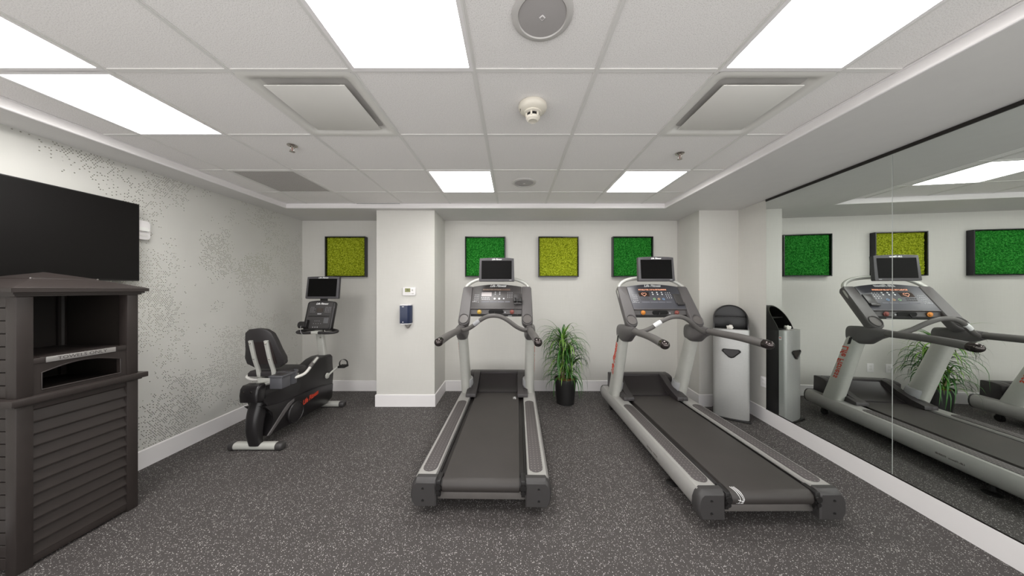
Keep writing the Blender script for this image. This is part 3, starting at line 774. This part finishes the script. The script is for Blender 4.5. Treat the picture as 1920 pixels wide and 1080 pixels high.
    b = newbm(); tube(b, [(-.365, 1.2, 1.095), (-.31, 1.16, 1.105), (-.235, 1.13, 1.145), (-.145, 1.10, 1.215), (-.07, 1.085, 1.255), (0, 1.08, 1.266), (.07, 1.085, 1.255), (.145, 1.10, 1.215), (.235, 1.13, 1.145), (.31, 1.16, 1.105), (.365, 1.2, 1.095)], .0225, 14, 5)
    cb = obj('cross_handle', b, M_grip, o, 60)
    b = newbm(); tube(b, [(-.345, 1.185, 1.098), (-.375, 1.205, 1.095)], .026, 14, 1); tube(b, [(.345, 1.185, 1.098), (.375, 1.205, 1.095)], .026, 14, 1); obj('handle_collar', b, M_con, cb)
    b = newbm(); tube(b, [(-.21, 1.117, 1.168), (-.18, 1.106, 1.192), (-.15, 1.099, 1.212)], .0232, 14, 4); obj('sticker', b, M_wht if lit else M_ink, cb, 60)
    FM = T(0, 1.52, 1.775) @ R(-6, 'X')
    b = newbm()
    to = [(-.212, -.135), (-.205, -.142), (.205, -.142), (.212, -.135)]+[(.205-.41*i/8, .135+.008*math.sin(PI*i/8)) for i in range(9)]
    prism(b, to, -.024, .024, 'y', .006, FM); mo = obj('monitor', b, M_mon, o)
    b = newbm(); prism(b, rrect(.36, .222, .004, 3, 0, -.004), -.0255, -.022, 'y', 0, FM); obj('screen', b, M_scr, mo, smooth=False)
    b = textbm('Life Fitness', .026, FM @ frame((-.0, -.0252, .122), (1, 0, 0), (0, 0, 1), (0, -1, 0)), .45, .0006, bold=.0006); obj('monitor_lettering', b, M_wht, mo, smooth=False)
    b = newbm(); box(b, .15, .178, -.0253, -.024, -.131, -.126, 0, FM); obj('status_label', b, M_ink, mo, smooth=False)
    b = newbm(); box(b, -.06, .06, 1.53, 1.70, 1.655, 1.70, .006); box(b, -.03, .03, 1.54, 1.575, 1.64, 1.83, .006); obj('monitor_bracket', b, M_black, o)
    # deck, belt, roller, crossbar
    b = newbm(); box(b, -.318, .318, .07, 1.95, .12, .222, .002); obj('deck', b, M_dark, o)
    b = newbm()
    for s in (-1, 1): box(b, *sorted((s*.3, s*.308)), .07, 1.6, .2, .232); 
    obj('deck_edge', b, M_black, o, smooth=False)
    b = newbm(); cs = []; r = .047; yc, zc = .045, .196
    for i in range(13):
        a = PI/2+PI*i/12; cs.append((yc+r*math.cos(a), zc+r*math.sin(a)))
    path = [(1.75, .243)]+cs+[(1.75, .149)]
    prism(b, path, -.263, .263, 'x', .002); obj('belt', b, M_belt, o, 50)
    b = newbm(); cyl(b, .042, -.278, .278, 24, T(0, yc, zc) @ R(90, 'Y')); obj('roller', b, M_dark, o)
    b = newbm(); box(b, -.306, .306, .05, .09, .088, .152, .002); obj('rear_crossbar', b, mat('bare_steel', '#7e7a77', .4, .5), o)
    # belt mark
    b = textbm('Life', .05, frame((.215, 1.50, .2436), (0, 1, 0), (-1, 0, 0), (0, 0, 1)), .4, .0003, bold=.001) if not lit else newbm()
    if lit:
        for q in ((-.235, .0, -.215), (-.222, -.0, -.198), (-.21, 0, -.19)):
            tube(b, [(q[0], .06, .2437), (q[0]+.012, .02, .238), (q[2]+.005, .0, .205), (q[2]-.005, .0025, .178)], .0022, 5)
        tube(b, [(-.236, .0045, .176), (-.19, .0035, .176)], .002, 5, 2); tube(b, [(-.225, -.0015, .2), (-.19, -.0015, .19)], .002, 5, 2)
    obj('belt_mark', b, M_wht, o, smooth=False)
    # motor cover
    b = newbm()
    arm = [(1.50, .25), (1.50, .275), (1.505, .288), (1.62, .308), (1.76, .362), (1.88, .425), (1.935, .437), (2.02, .437), (2.035, .43), (2.04, .22), (1.6, .2), (1.6, .25)]
    for s in (-1, 1):
        prism(b, arm, *sorted((s*.25, s*.325)), 'x', .004)
        prism(b, [(1.50, .25), (1.50, .275), (1.505, .287), (1.62, .307), (1.645, .315), (1.645, .25)], *sorted((s*.32, s*.372)), 'x', .004)
        prism(b, [(1.86, .24), (1.86, .412), (1.88, .425), (1.935, .4365), (2.02, .4365), (2.035, .43), (2.04, .22)], *sorted((s*.32, s*.385)), 'x', .004)
    prism(b, [(1.93, .30), (1.93, .432), (1.94, .437), (2.02, .437), (2.035, .43), (2.04, .2), (1.95, .2)], -.26, .26, 'x', .003)
    mc = obj('motor_cover', b, M_hood, o)
    b = newbm(); pr = [(1.675, .252)]+[(1.675+.26*t_, .256+.16*(t_**1.5)) for t_ in [i/10 for i in range(11)]]
    lower = [(y, z-.03) for y, z in pr[::-1]]
    prism(b, pr+lower, -.243, .243, 'x', 0); obj('cover_panel', b, M_hood2, mc, 50)
    b = newbm(); 
    for s in (-1, 1): tube(b, [(s*.244, y, z+.003) for y, z in pr[1::3]], .004, 6, 3)
    obj('panel_edge', b, M_hood, mc)
    b = newbm(); sphere(b, (-.33, 1.99, .438), .006, sub=1); sphere(b, (.33, 1.99, .438), .006, sub=1); obj('cover_screw', b, M_brass, mc)
    b = newbm(); box(b, -.31, .31, 1.70, 2.0, .09, .2); obj('motor_pan', b, M_dark, o, smooth=False)
    # scuffed lettering on the outer rail
    for s in (-1, 1):
        ud = Vector((0, 1 if s > 0 else -1, 0)); b = textbm('Life Fitness  9500HR', .022, frame((s*.4768, .62, .165), ud, (0, 0, 1), (s, 0, 0)), .2, .0012)
        obj('rail_lettering', b, mat('faded_print', '#77736f', .5), o, smooth=False)
treadmill('grey and silver treadmill in the middle of the room, left of the potted plant', -.222, 1.96, -.86, False)
treadmill('grey and silver treadmill on the right beside the mirrors, with an orange heart display', 1.66, 1.85, 0.3, True)

# ------------------------------------------------------------ recumbent bike
M_bk = mat('bike_black', '#201e1f', .36, var=.08, bump=.08, bs=900); M_bk2 = mat('bike_cover_black', '#1a1819', .3, var=.08)
M_vinyl = mat('black_vinyl', '#272425', .5, bump=.15, bs=500); M_maroon = mat('maroon_panel', '#241a1a', .55)
o = bk = thing('exercise_bike', 'black recumbent exercise bike in the left alcove, facing the back wall', 'exercise bike', (-2.47, 2.77, 0), 0)
for y, nm in ((.02, 'rear'), (1.03, 'front')):
    b = newbm(); prism(b, rrect(.078, .066, .03, 6, y, .038), -.2, .2, 'x'); st = obj('stabilizer', b, M_silver, bk, 60)
    b = newbm()
    for s in (-1, 1): loft(b, [[(s*x, a, c) for a, c in rrect(.078*k+.004, .066*k+.004, .03*k, 6, y, .038)] for x, k in ((.2, 1), (.245, 1), (.258, .8), (.262, .5))])
    obj('stabilizer_cap', b, M_cap, st, 50)
    b = newbm()
    for s in (-1, 1): cyl(b, .02, 0, .012, 14, T(s*.22, y, 0))
    obj('rubber_foot', b, M_black, st)
hw = .088
b = newbm(); prism(b, [(.10, .135), (.90, .095), (1.00, .11), (1.045, .2), (1.06, .42), (1.055, .66), (1.02, .69), (.88, .70), (.78, .685), (.68, .645), (.59, .575), (.52, .535), (.2, .575), (.0, .59), (-.02, .50), (.02, .44), (.10, .30)], -hw, hw, 'x', .018, seg=3); body = obj('shroud', b, M_bk, bk, 40)
b = newbm(); prism(b, [(.05, .115), (.92, .085), (1.03, .13), (1.048, .30), (.85, .345), (.6, .365), (.35, .375), (.15, .39), (-.02, .43), (.09, .33), (.10, .25)], -hw-.008, hw+.008, 'x', .006); obj('side_cover', b, M_bk2, body, 40)
for s in (-1, 1):
    b = newbm(); prism(b, [(.02, .13), (.05, .12), (.30, .305), (.36, .335), (.36, .36), (.28, .345), (.23, .31)], *sorted((s*(hw+.004), s*(hw+.016))), 'x', .003); obj('trim_band', b, M_con, body)
    b = newbm(); lathe(b, [(.112, 0), (.112, .018), (.104, .026), (.10, .02), (.07, .024), (.001, .028)], 36, T(s*(hw+.006), .375, .21) @ R(90*s, 'Y')); obj('pivot_disc', b, M_bk, body, 30)
b = textbm('Life Fitness', .075, frame((hw+.009, .62, .275), (0, 1, .16), (0, -.16, 1), (1, 0, 0)), .4, .001, bold=.002, xs=.78); obj('bike_lettering', b, M_red, body, smooth=False)
# rear leg
rings = []
for t_ in [i/8 for i in range(9)]:
    z = .05+.43*t_; yc = .01+.03*math.sin(t_*PI)*-1+.07*t_*t_; w = .054+.012*t_; d = .034+.05*t_
    rings.append([(w*a, yc+d*c, z) for a, c in rrect(2, 2, .6, 4)])
b = newbm(); loft(b, rings); obj('rear_leg', b, M_bk, bk, 50)
# seat beam
b = newbm(); prism(b, [(-.06, .50), (-.06, .60), (-.04, .615), (.52, .535), (.56, .50), (.5, .42), (.1, .43)], -.082, .082, 'x', .015); obj('seat_beam', b, M_bk, bk, 40)
b = newbm()
for s in (-1, 1): prism(b, [(.02, .612), (.02, .63), (.60, .552), (.60, .53)], *sorted((s*.028, s*.066)), 'x', .003)
obj('slide_rail', b, M_silver, bk)
b = newbm(); prism(b, [(-.075, .485), (-.08, .55), (-.07, .61), (-.045, .638), (.02, .64), (.03, .62), (.03, .48), (-.02, .465)], -.088, .088, 'x', .02, seg=3); ec = obj('beam_end_cap', b, M_bk2, bk, 40)
b = newbm()
for s in (-1, 1): cyl(b, .008, 0, .006, 12, T(s*.035, -.079, .585) @ R(90, 'X'))
obj('screw', b, M_brass, ec)
# carriage, seat, backrest
b = newbm(); prism(b, [(.12, .612), (.12, .655), (.46, .625), (.46, .58)], -.085, .085, 'x', .006); obj('seat_carriage', b, M_silver, bk)
b = newbm(); rings = []
for z, k in ((.655, .9), (.662, 1), (.69, 1.0), (.712, .93), (.718, .8)):
    rings.append([(x*k, .30+(y-.30)*k, z-.05*(y-.3)) for x, y in [(-.19, .13), (-.2, .2), (-.21, .32), (-.18, .44), (-.10, .475), (0, .48), (.10, .475), (.18, .44), (.21, .32), (.2, .2), (.19, .13), (0, .12)]])
loft(b, rings); obj('seat', b, M_vinyl, bk, 50)
def bry(z): return .145-(z-.78)*.26
out = [(-.05, .745), (.05, .745), (.12, .76), (.185, .80), (.192, .86), (.165, .95), (.145, 1.05), (.125, 1.12), (.08, 1.155), (0, 1.165), (-.08, 1.155), (-.125, 1.12), (-.145, 1.05), (-.165, .95), (-.192, .86), (-.185, .80), (-.12, .76)]
b = newbm(); loft(b, [[(x*k, bry(z)+d, .95+(z-.95)*k) for x, z in out] for d, k in ((-.03, .92), (-.022, 1), (.015, 1.0), (.04, .94), (.05, .8))]); br = obj('backrest', b, M_vinyl, bk, 50)
b = newbm(); loft(b, [[(x, bry(z)+d, z) for x, z in [(-.12, .80), (.12, .80), (.105, 1.03), (-.105, 1.03)]] for d in (-.033, -.0285)]); obj('back_panel', b, M_maroon, br, smooth=False)
for s in (-1, 1):
    b = newbm(); P = [(s*.075, bry(1.03)-.045, 1.045), (s*.075, bry(.86)-.045, .86), (s*.075, bry(.74)-.035, .74), (s*.075, .14, .665), (s*.075, .22, .64)]
    pts = catmull(P, 4); rings = []
    for i, p in enumerate(pts):
        d = (pts[min(i+1, len(pts)-1)]-pts[max(i-1, 0)]).normalized(); nv = Vector((0, d.z, -d.y))
        rings.append([p+Vector((a, 0, 0))+nv*c for a, c in rrect(.036, .022, .004, 2)])
    loft(b, rings); sb = obj('back_strut', b, M_silver, bk, 30)
    b = newbm()
    for z in (1.02, .86): sphere(b, (s*.075, bry(z)-.058, z), .008, sub=2)
    obj('bolt', b, M_brass, sb)
    b = newbm(); tube(b, [(s*.05, .2, .625), (s*.16, .16, .63), (s*.25, .19, .645), (s*.275, .27, .655), (s*.26, .36, .68), (s*.25, .42, .715)], .015, 12); sh = obj('seat_handle', b, mat('white_tube', '#d2d0cb', .35), bk, 60)
    b = newbm(); tube(b, [(s*.256, .38, .693), (s*.25, .43, .72), (s*.245, .52, .765)], .020, 12); obj('grip', b, M_grip, sh, 60)
    b = newbm(); tube(b, [(s*.262, .425, .728), (s*.258, .50, .768)], .012, 8, 2); obj('pulse_plate', b, M_silver, sh)
# cup holder
b = newbm(); box(b, .12, .24, .02, .13, .58, .695, .008); M_cup = mat('slate_plastic', '#4e4e52', .4)
ch = obj('accessory_pocket', b, M_cup, bk)
b = newbm(); lathe(b, [(.048, .585), (.056, .69), (.062, .70), (.062, .712), (.052, .712), (.045, .60), (.001, .60)], 28, T(.20, .185, 0)); obj('cup_holder', b, M_cup, bk, 40)
b = newbm(); box(b, .112, .252, .012, .16, .69, .708, .006); obj('pocket_rim', b, M_cup, ch); 
b = newbm(); box(b, .13, .235, .03, .12, .7085, .7095); obj('pocket_well', b, M_hood2, ch, smooth=False)
# crank, pedals
b = newbm(); lathe(b, [(.036, 0), (.036, .012), (.024, .018), (.001, .02)], 24, T(hw+.006, .92, .44) @ R(90, 'Y')); lathe(b, [(.036, 0), (.036, .012), (.024, .018), (.001, .02)], 24, T(-hw-.006, .92, .44) @ R(-90, 'Y')); cr = obj('crank_hub', b, M_silver, bk, 30)
for s in (-1, 1):
    e = Vector((s*.165, .92+s*.13, .44+s*.085)); b = newbm(); tube(b, [(s*(hw+.02), .92, .44), (s*.13, .92+s*.07, .44+s*.045), tuple(e)], .011, 8, 3); cyl(b, .009, 0, .09, 10, T(*e) @ R(90*s, 'Y')); obj('crank_arm', b, M_silver, bk)
    c = e+Vector((s*.06, 0, 0)); b = newbm(); box(b, c.x-.045, c.x+.045, c.y-.05, c.y+.05, c.z-.012, c.z+.012, .004)
    for k in range(4): box(b, c.x-.04+.024*k, c.x-.032+.024*k, c.y-.055, c.y+.055, c.z+.01, c.z+.015)
    pd = obj('pedal', b, M_black, bk)
    b = newbm(); A = [(c.x-.045, c.y+.01, c.z), (c.x-.052, c.y+.01, c.z+.04), (c.x-.03, c.y+.01, c.z+.078), (c.x+.01, c.y+.01, c.z+.085), (c.x+.045, c.y+.01, c.z+.06), (c.x+.05, c.y+.01, c.z)]
    pts = catmull(A, 4); loft(b, [[p+Vector((0, a, 0))+(p-c).normalized()*q for a, q in ((-.014, 0), (.014, 0), (.014, .003), (-.014, .003))] for p in pts]); obj('pedal_strap', b, M_black, pd, 40)
# mast, handlebar, console, monitor
b = newbm(); loft(b, [[(a, y+c, z) for a, c in rrect(.09, .06, .018, 4)] for y, z in ((1.00, .60), (.925, 1.03))]); ma = obj('mast', b, M_silver, bk, 40)
b = newbm(); sphere(b, (.02, .905, .93), .009); obj('bolt', b, M_brass, ma)
b = newbm(); box(b, -.045, .045, .82, .95, .985, 1.02, .006); obj('handlebar_clamp', b, M_silver, bk)
for s in (-1, 1):
    b = newbm(); tube(b, [(s*.03, .84, 1.0), (s*.13, .825, .998), (s*.215, .84, 1.0), (s*.245, .885, 1.006), (s*.21, .935, 1.014), (s*.13, .955, 1.02), (s*.06, .945, 1.022)], .0175, 12); obj('handlebar_loop', b, M_vinyl, bk, 60)
FC = frame((0, .862, 1.035), (1, 0, 0), (0, .29, .957), (0, -.957, .29))
b = newbm(); co = [(-.165, .0), (-.178, .02), (-.178, .34), (-.165, .362)]+[(-.165+.33*i/8, .362+.014*math.sin(PI*i/8)) for i in range(1, 8)]+[(.165, .362), (.178, .34), (.178, .02), (.165, 0)]
prism(b, co[::-1], -.055, 0, 'z', .01, FC, seg=3); cs_ = obj('console', b, M_bk, bk)
b = newbm(); prism(b, rrect(.31, .335, .02, 4, 0, .185), -.001, .0025, 'z', 0, FC); obj('console_face', b, M_cap, cs_, smooth=False)
Fk = FC @ T(0, 0, .003)
b = textbm('Life Fitness', .034, Fk @ T(0.01, .332, 0), .45, .0006, bold=.0008); obj('console_lettering', b, M_wht, cs_, smooth=False)
b = newbm(); prism(b, rrect(.08, .05, .003, 3, 0, .25), 0, .001, 'z', 0, Fk); obj('display', b, mat('bike_lcd', '#3a332f', .25), cs_, smooth=False)
b = newbm(); box(b, -.13, .13, .166, .175, 0, .006, .001, Fk); obj('console_ridge', b, M_black, cs_)
b = newbm()
for r in range(4):
    for c in range(4): prism(b, ell(.008, .009, 8, .07+c*.02, .225+r*.02), 0, .001, 'z', 0, Fk)
    for c in range(4-(r % 2)): prism(b, ell(.007, .008, 8, -.12+c*.018, .225+r*.02), 0, .001, 'z', 0, Fk)
for c in range(3): prism(b, ell(.012, .013, 10, -.05+c*.028, .03), 0, .001, 'z', 0, Fk)
for c in range(4): prism(b, ell(.006, .007, 8, -.04+c*.02, .11), 0, .001, 'z', 0, Fk); prism(b, ell(.006, .007, 8, -.05+c*.03, .075), 0, .001, 'z', 0, Fk)
prism(b, rrect(.05, .012, .002, 2, 0, .2), 0, .001, 'z', 0, Fk)
obj('keypad', b, M_ink, cs_, smooth=False)
b = newbm(); prism(b, rrect(.06, .07, .003, 2, .1, .115), 0, .0008, 'z', 0, Fk); obj('legend', b, mat('legend_dark', '#5a5a5c', .5), cs_, smooth=False)
b = newbm(); loft(b, [[(x, y, z) for x, y in rrect(w, h, .02, 5, -.165, .055)] for w, h, z in ((.10, .07, .0), (.11, .085, .03), (.09, .06, .055))], True, FC); box(b, -.125, -.105, .02, .12, .0, .05, .006, FC); obj('chest_strap', b, M_black, cs_)
b = newbm(); tube(b, [FC @ Vector(p) for p in ((-.165, .04, .055), (-.16, -.02, .05), (-.14, -.06, .04), (-.12, -.05, .01))], .0025, 6); obj('cord', b, M_ink, cs_)
FM = T(0, 1.0, 1.562) @ R(-8, 'X')
b = newbm(); to = [(-.212, -.138), (-.205, -.146), (.205, -.146), (.212, -.138)]+[(.208-.416*i/8, .138+.006*math.sin(PI*i/8)) for i in range(9)]
prism(b, to, -.022, .022, 'y', .006, FM); mo = obj('monitor', b, M_mon, bk)
b = newbm(); prism(b, rrect(.366, .232, .004, 3, 0, -.003), -.0235, -.02, 'y', 0, FM); obj('screen', b, M_scr, mo, smooth=False)
b = textbm('Life Fitness', .028, FM @ frame((0, -.0232, .126), (1, 0, 0), (0, 0, 1), (0, -1, 0)), .45, .0006, bold=.0006); obj('monitor_lettering', b, M_wht, mo, smooth=False)
b = newbm(); box(b, -.04, .04, .99, 1.03, 1.36, 1.56, .006); obj('monitor_bracket', b, M_black, bk)

# ------------------------------------------------------------ wipe dispenser stand
M_st = mat('brushed_silver_panel', '#b1b1af', .38, .45, var=.06, vs=60, bump=.05, bs=900)
o = ds = thing('wipe_dispenser', 'tall silver and black floor-standing wipe dispenser in the right corner', 'wipe dispenser', (2.575, 3.425, 0), -34)
w = .174
sec = lambda z, k=1: [(-w*k, .07, z), (-w*k, .03, z), (-w*.97*k, .012, z), (-w*.88*k, .004, z), (-w*.5*k, -.012, z), (0, -.018, z), (w*.5*k, -.012, z), (w*.88*k, .004, z), (w*.97*k, .012, z), (w*k, .03, z), (w*k, .07, z)]
b = newbm(); loft(b, [sec(.02), sec(1.066)]); obj('front_panel', b, M_st, ds, 50)
b = newbm(); prism(b, [(.071, .015), (.071, 1.06), (.31, 1.06), (.31, .015)], -w+.001, -w+.013, 'x', .002)
prism(b, [(.071, .015), (.071, 1.06), (.31, 1.06), (.31, .015)], w-.013, w-.001, 'x', .002)
box(b, -w+.01, w-.01, .295, .31, .015, 1.0); obj('side_housing', b, M_bk2, ds, 40)
# arched hood: a vault that drops towards the front
n = 18
def arch(inset=0):
    rr = w-.002-inset
    return [(rr, 1.055), (rr, 1.12)]+[(rr*math.cos(PI*i/n), 1.175+(.17-inset)*math.sin(PI*i/n)**.92) for i in range(n+1)]+[(-rr, 1.12), (-rr, 1.055)]
def rim(z): return .071+.15*max(0, (z-1.06)/.285)**1.25
b = newbm(); ao, ai = arch(), arch(.012)
loft(b, [[(x, .31, z) for x, z in ao], [(x, rim(z), z) for x, z in ao], [(x, rim(z), z) for x, z in ai], [(x, .30, z) for x, z in ai]], False)
prism(b, ao, .297, .31, 'y')
obj('hood', b, M_bk2, ds, 50)
b = newbm(); box(b, -.155, .155, .17, .29, 1.19, 1.2, .002); obj('hood_shelf', b, M_bk, ds)
b = newbm(); box(b, -.165, .165, .02, .26, 1.03, 1.058, .004); obj('top_tray', b, M_slot, ds)
b = newbm(); box(b, -.185, .185, -.03, .305, 0, .018, .004); obj('base_plate', b, M_black, ds)
tri = [(-.075, .93-.0), (-.062, .942), (.062, .942), (.075, .93), (.078, .915), (.022, .845), (.0, .836), (-.022, .845), (-.078, .915)]
tri = [(x*1.18+.0, z-.105) for x, z in tri]
b = newbm(); rings = []
cz = .80
for k, y in ((1.0, -.019), (1.0, -.028), (.9, -.030), (.84, -.024), (.8, -.0205)):
    rings.append([(x*k, y, cz+(z-cz)*k) for x, z in tri])
loft(b, rings, False); obj('pull_rim', b, M_black, ds, 50)
b = newbm(); prism(b, [(x*.84, cz+(z-cz)*.84) for x, z in tri], -.0225, -.01, 'y'); obj('pull_recess', b, M_hood2, ds, smooth=False)
b = newbm(); box(b, w-.0005, w+.0012, .045, .07, .955, .995); obj('side_label', b, M_wht, ds, smooth=False)
b = newbm(); box(b, w+.0011, w+.0018, .048, .067, .975, .985); obj('side_label_mark', b, M_red, ds, smooth=False)
# protruding wipe (thing of its own: a crumpled towel on the tray)
b = newbm(); random.seed(5); t = bmesh.new(); bmesh.ops.create_icosphere(t, subdivisions=3, radius=.03)
for v in t.verts:
    q = noise.noise(v.co*55)*.5+noise.noise(v.co*120)*.25; v.co *= 1+q; v.co.z = v.co.z*.9+.024
    v.co.x *= 1+.35*max(0, v.co.z*20-.3)*.5
merge(b, t); wp = obj('wipe', b, mat('white_tissue', '#e6e2dc', .8), None, 180)
wp.location = (2.607, 3.485, 1.061); tag(wp, 'crumpled white wipe poking out of the dispenser top', 'wipe')

# ------------------------------------------------------------ potted plant
o = pp = thing('potted_plant', 'bushy green dracaena in a black nursery pot against the back wall', 'plant', (.706, 3.93, 0))
b = newbm(); lathe(b, [(.112, 0), (.118, .004), (.143, .30), (.152, .302), (.153, .335), (.148, .34), (.142, .335), (.135, .27), (.001, .27)], 36); obj('pot', b, mat('black_nursery_pot', '#1d1c1c', .45), pp, 40)
def mk_soil():
    t = NT('bark_mulch'); f = t.noise(140, 4, rough=.8); t.link(t.ramp(f, [(.35, lin('#3e2a18')), (.52, lin('#8a6436')), (.7, lin('#b8935a'))]), t.b.inputs['Base Color']); t.b.inputs['Roughness'].default_value = .9; t.bump(f, .8, .01); return t.m
b = newbm(); random.seed(2)
lathe(b, [(.137, .275), (.137, .318), (.1, .325), (.001, .328)], 30)
for k in range(120):
    a = random.random()*2*PI; r = .13*math.sqrt(random.random()); s = random.uniform(.006, .014)
    box(b, -s, s, -s*.5, s*.5, 0, .007, .001, T(r*math.cos(a), r*math.sin(a), .32+random.random()*.008) @ R(random.uniform(0, 180), 'Z') @ R(random.uniform(-30, 30), 'X'), 1)
so = obj('bark_mulch', b, mk_soil(), pp); so['kind'] = 'stuff'
heads = [(-.045, -.03, .86), (.04, .02, .72), (-.03, .05, .60), (.075, -.04, .56), (-.07, -.06, .50)]
M_cane = mat('cane_brown', '#7d7350', .7, var=.3, vs=60)
for hx_, hy_, hz in heads:
    b = newbm(); tube(b, [(hx_*.5, hy_*.5, .3), (hx_*.8, hy_*.8, .3+(hz-.3)*.5), (hx_, hy_, hz)], [.011, .009, .008], 8); obj('cane', b, M_cane, pp)
def mk_leaf(n, a, c):
    t = NT(n); p = t.pos(); mp = t.new('ShaderNodeMapping'); t.link(p, mp.inputs[0]); mp.inputs['Scale'].default_value = (1, 60, 1)
    t.link(t.mix(t.noise(2, 3, mp.outputs[0]), lin(a), lin(c)), t.b.inputs['Base Color']); t.b.inputs['Roughness'].default_value = .38; return t.m
LM = [mk_leaf('leaf_green', '#143a10', '#3d7f28'), mk_leaf('leaf_dark', '#0f2a0b', '#265a1c'), mk_leaf('leaf_light', '#3d7426', '#86a84a')]
leafmesh = []
for k in range(18):
    rnd = random.Random(k); L = rnd.uniform(.34, .56); e0 = math.radians(rnd.uniform(5, 78)); droop = rnd.uniform(2.2, 4.6); w = rnd.uniform(.008, .0135)
    b = newbm(); x = z = 0; n = 9; prev = None; ang = e0; side = rnd.uniform(-.12, .12); yv = 0
    for i in range(n+1):
        t_ = i/n; ww = w*(1-t_**2.4)*(.55+.45*min(1, t_*5))+.0004
        row = [b.verts.new((x, yv-ww, z+ww*.35)), b.verts.new((x, yv, z)), b.verts.new((x, yv+ww, z+ww*.35))]
        if prev:
            b.faces.new((prev[0], row[0], row[1], prev[1])); b.faces.new((prev[1], row[1], row[2], prev[2]))
        prev = row; st = L/n; x += st*math.cos(ang); z += st*math.sin(ang); yv += side*st*t_; ang -= droop/n*(.35+1.1*t_); ang = max(ang, -1.5)
    me = bpy.data.meshes.new('leaf'); b.to_mesh(me); b.free(); me.materials.append(LM[k % 3]); me.polygons.foreach_set('use_smooth', [True]*len(me.polygons)); leafmesh.append(me)
random.seed(11); cnt = (100, 68, 52, 44, 34)
for (hx_, hy_, hz), c in zip(heads, cnt):
    for k in range(c):
        z = hz-.24*random.random()**1.3; az = random.uniform(0, 360)
        M = T(hx_*(z/hz), hy_*(z/hz), z) @ R(az, 'Z')
        s = random.uniform(.8, 1.1) if hz > .8 else random.uniform(.7, .98)
        inst('leaf', random.choice(leafmesh), pp, M @ Matrix.Scale(s, 4))
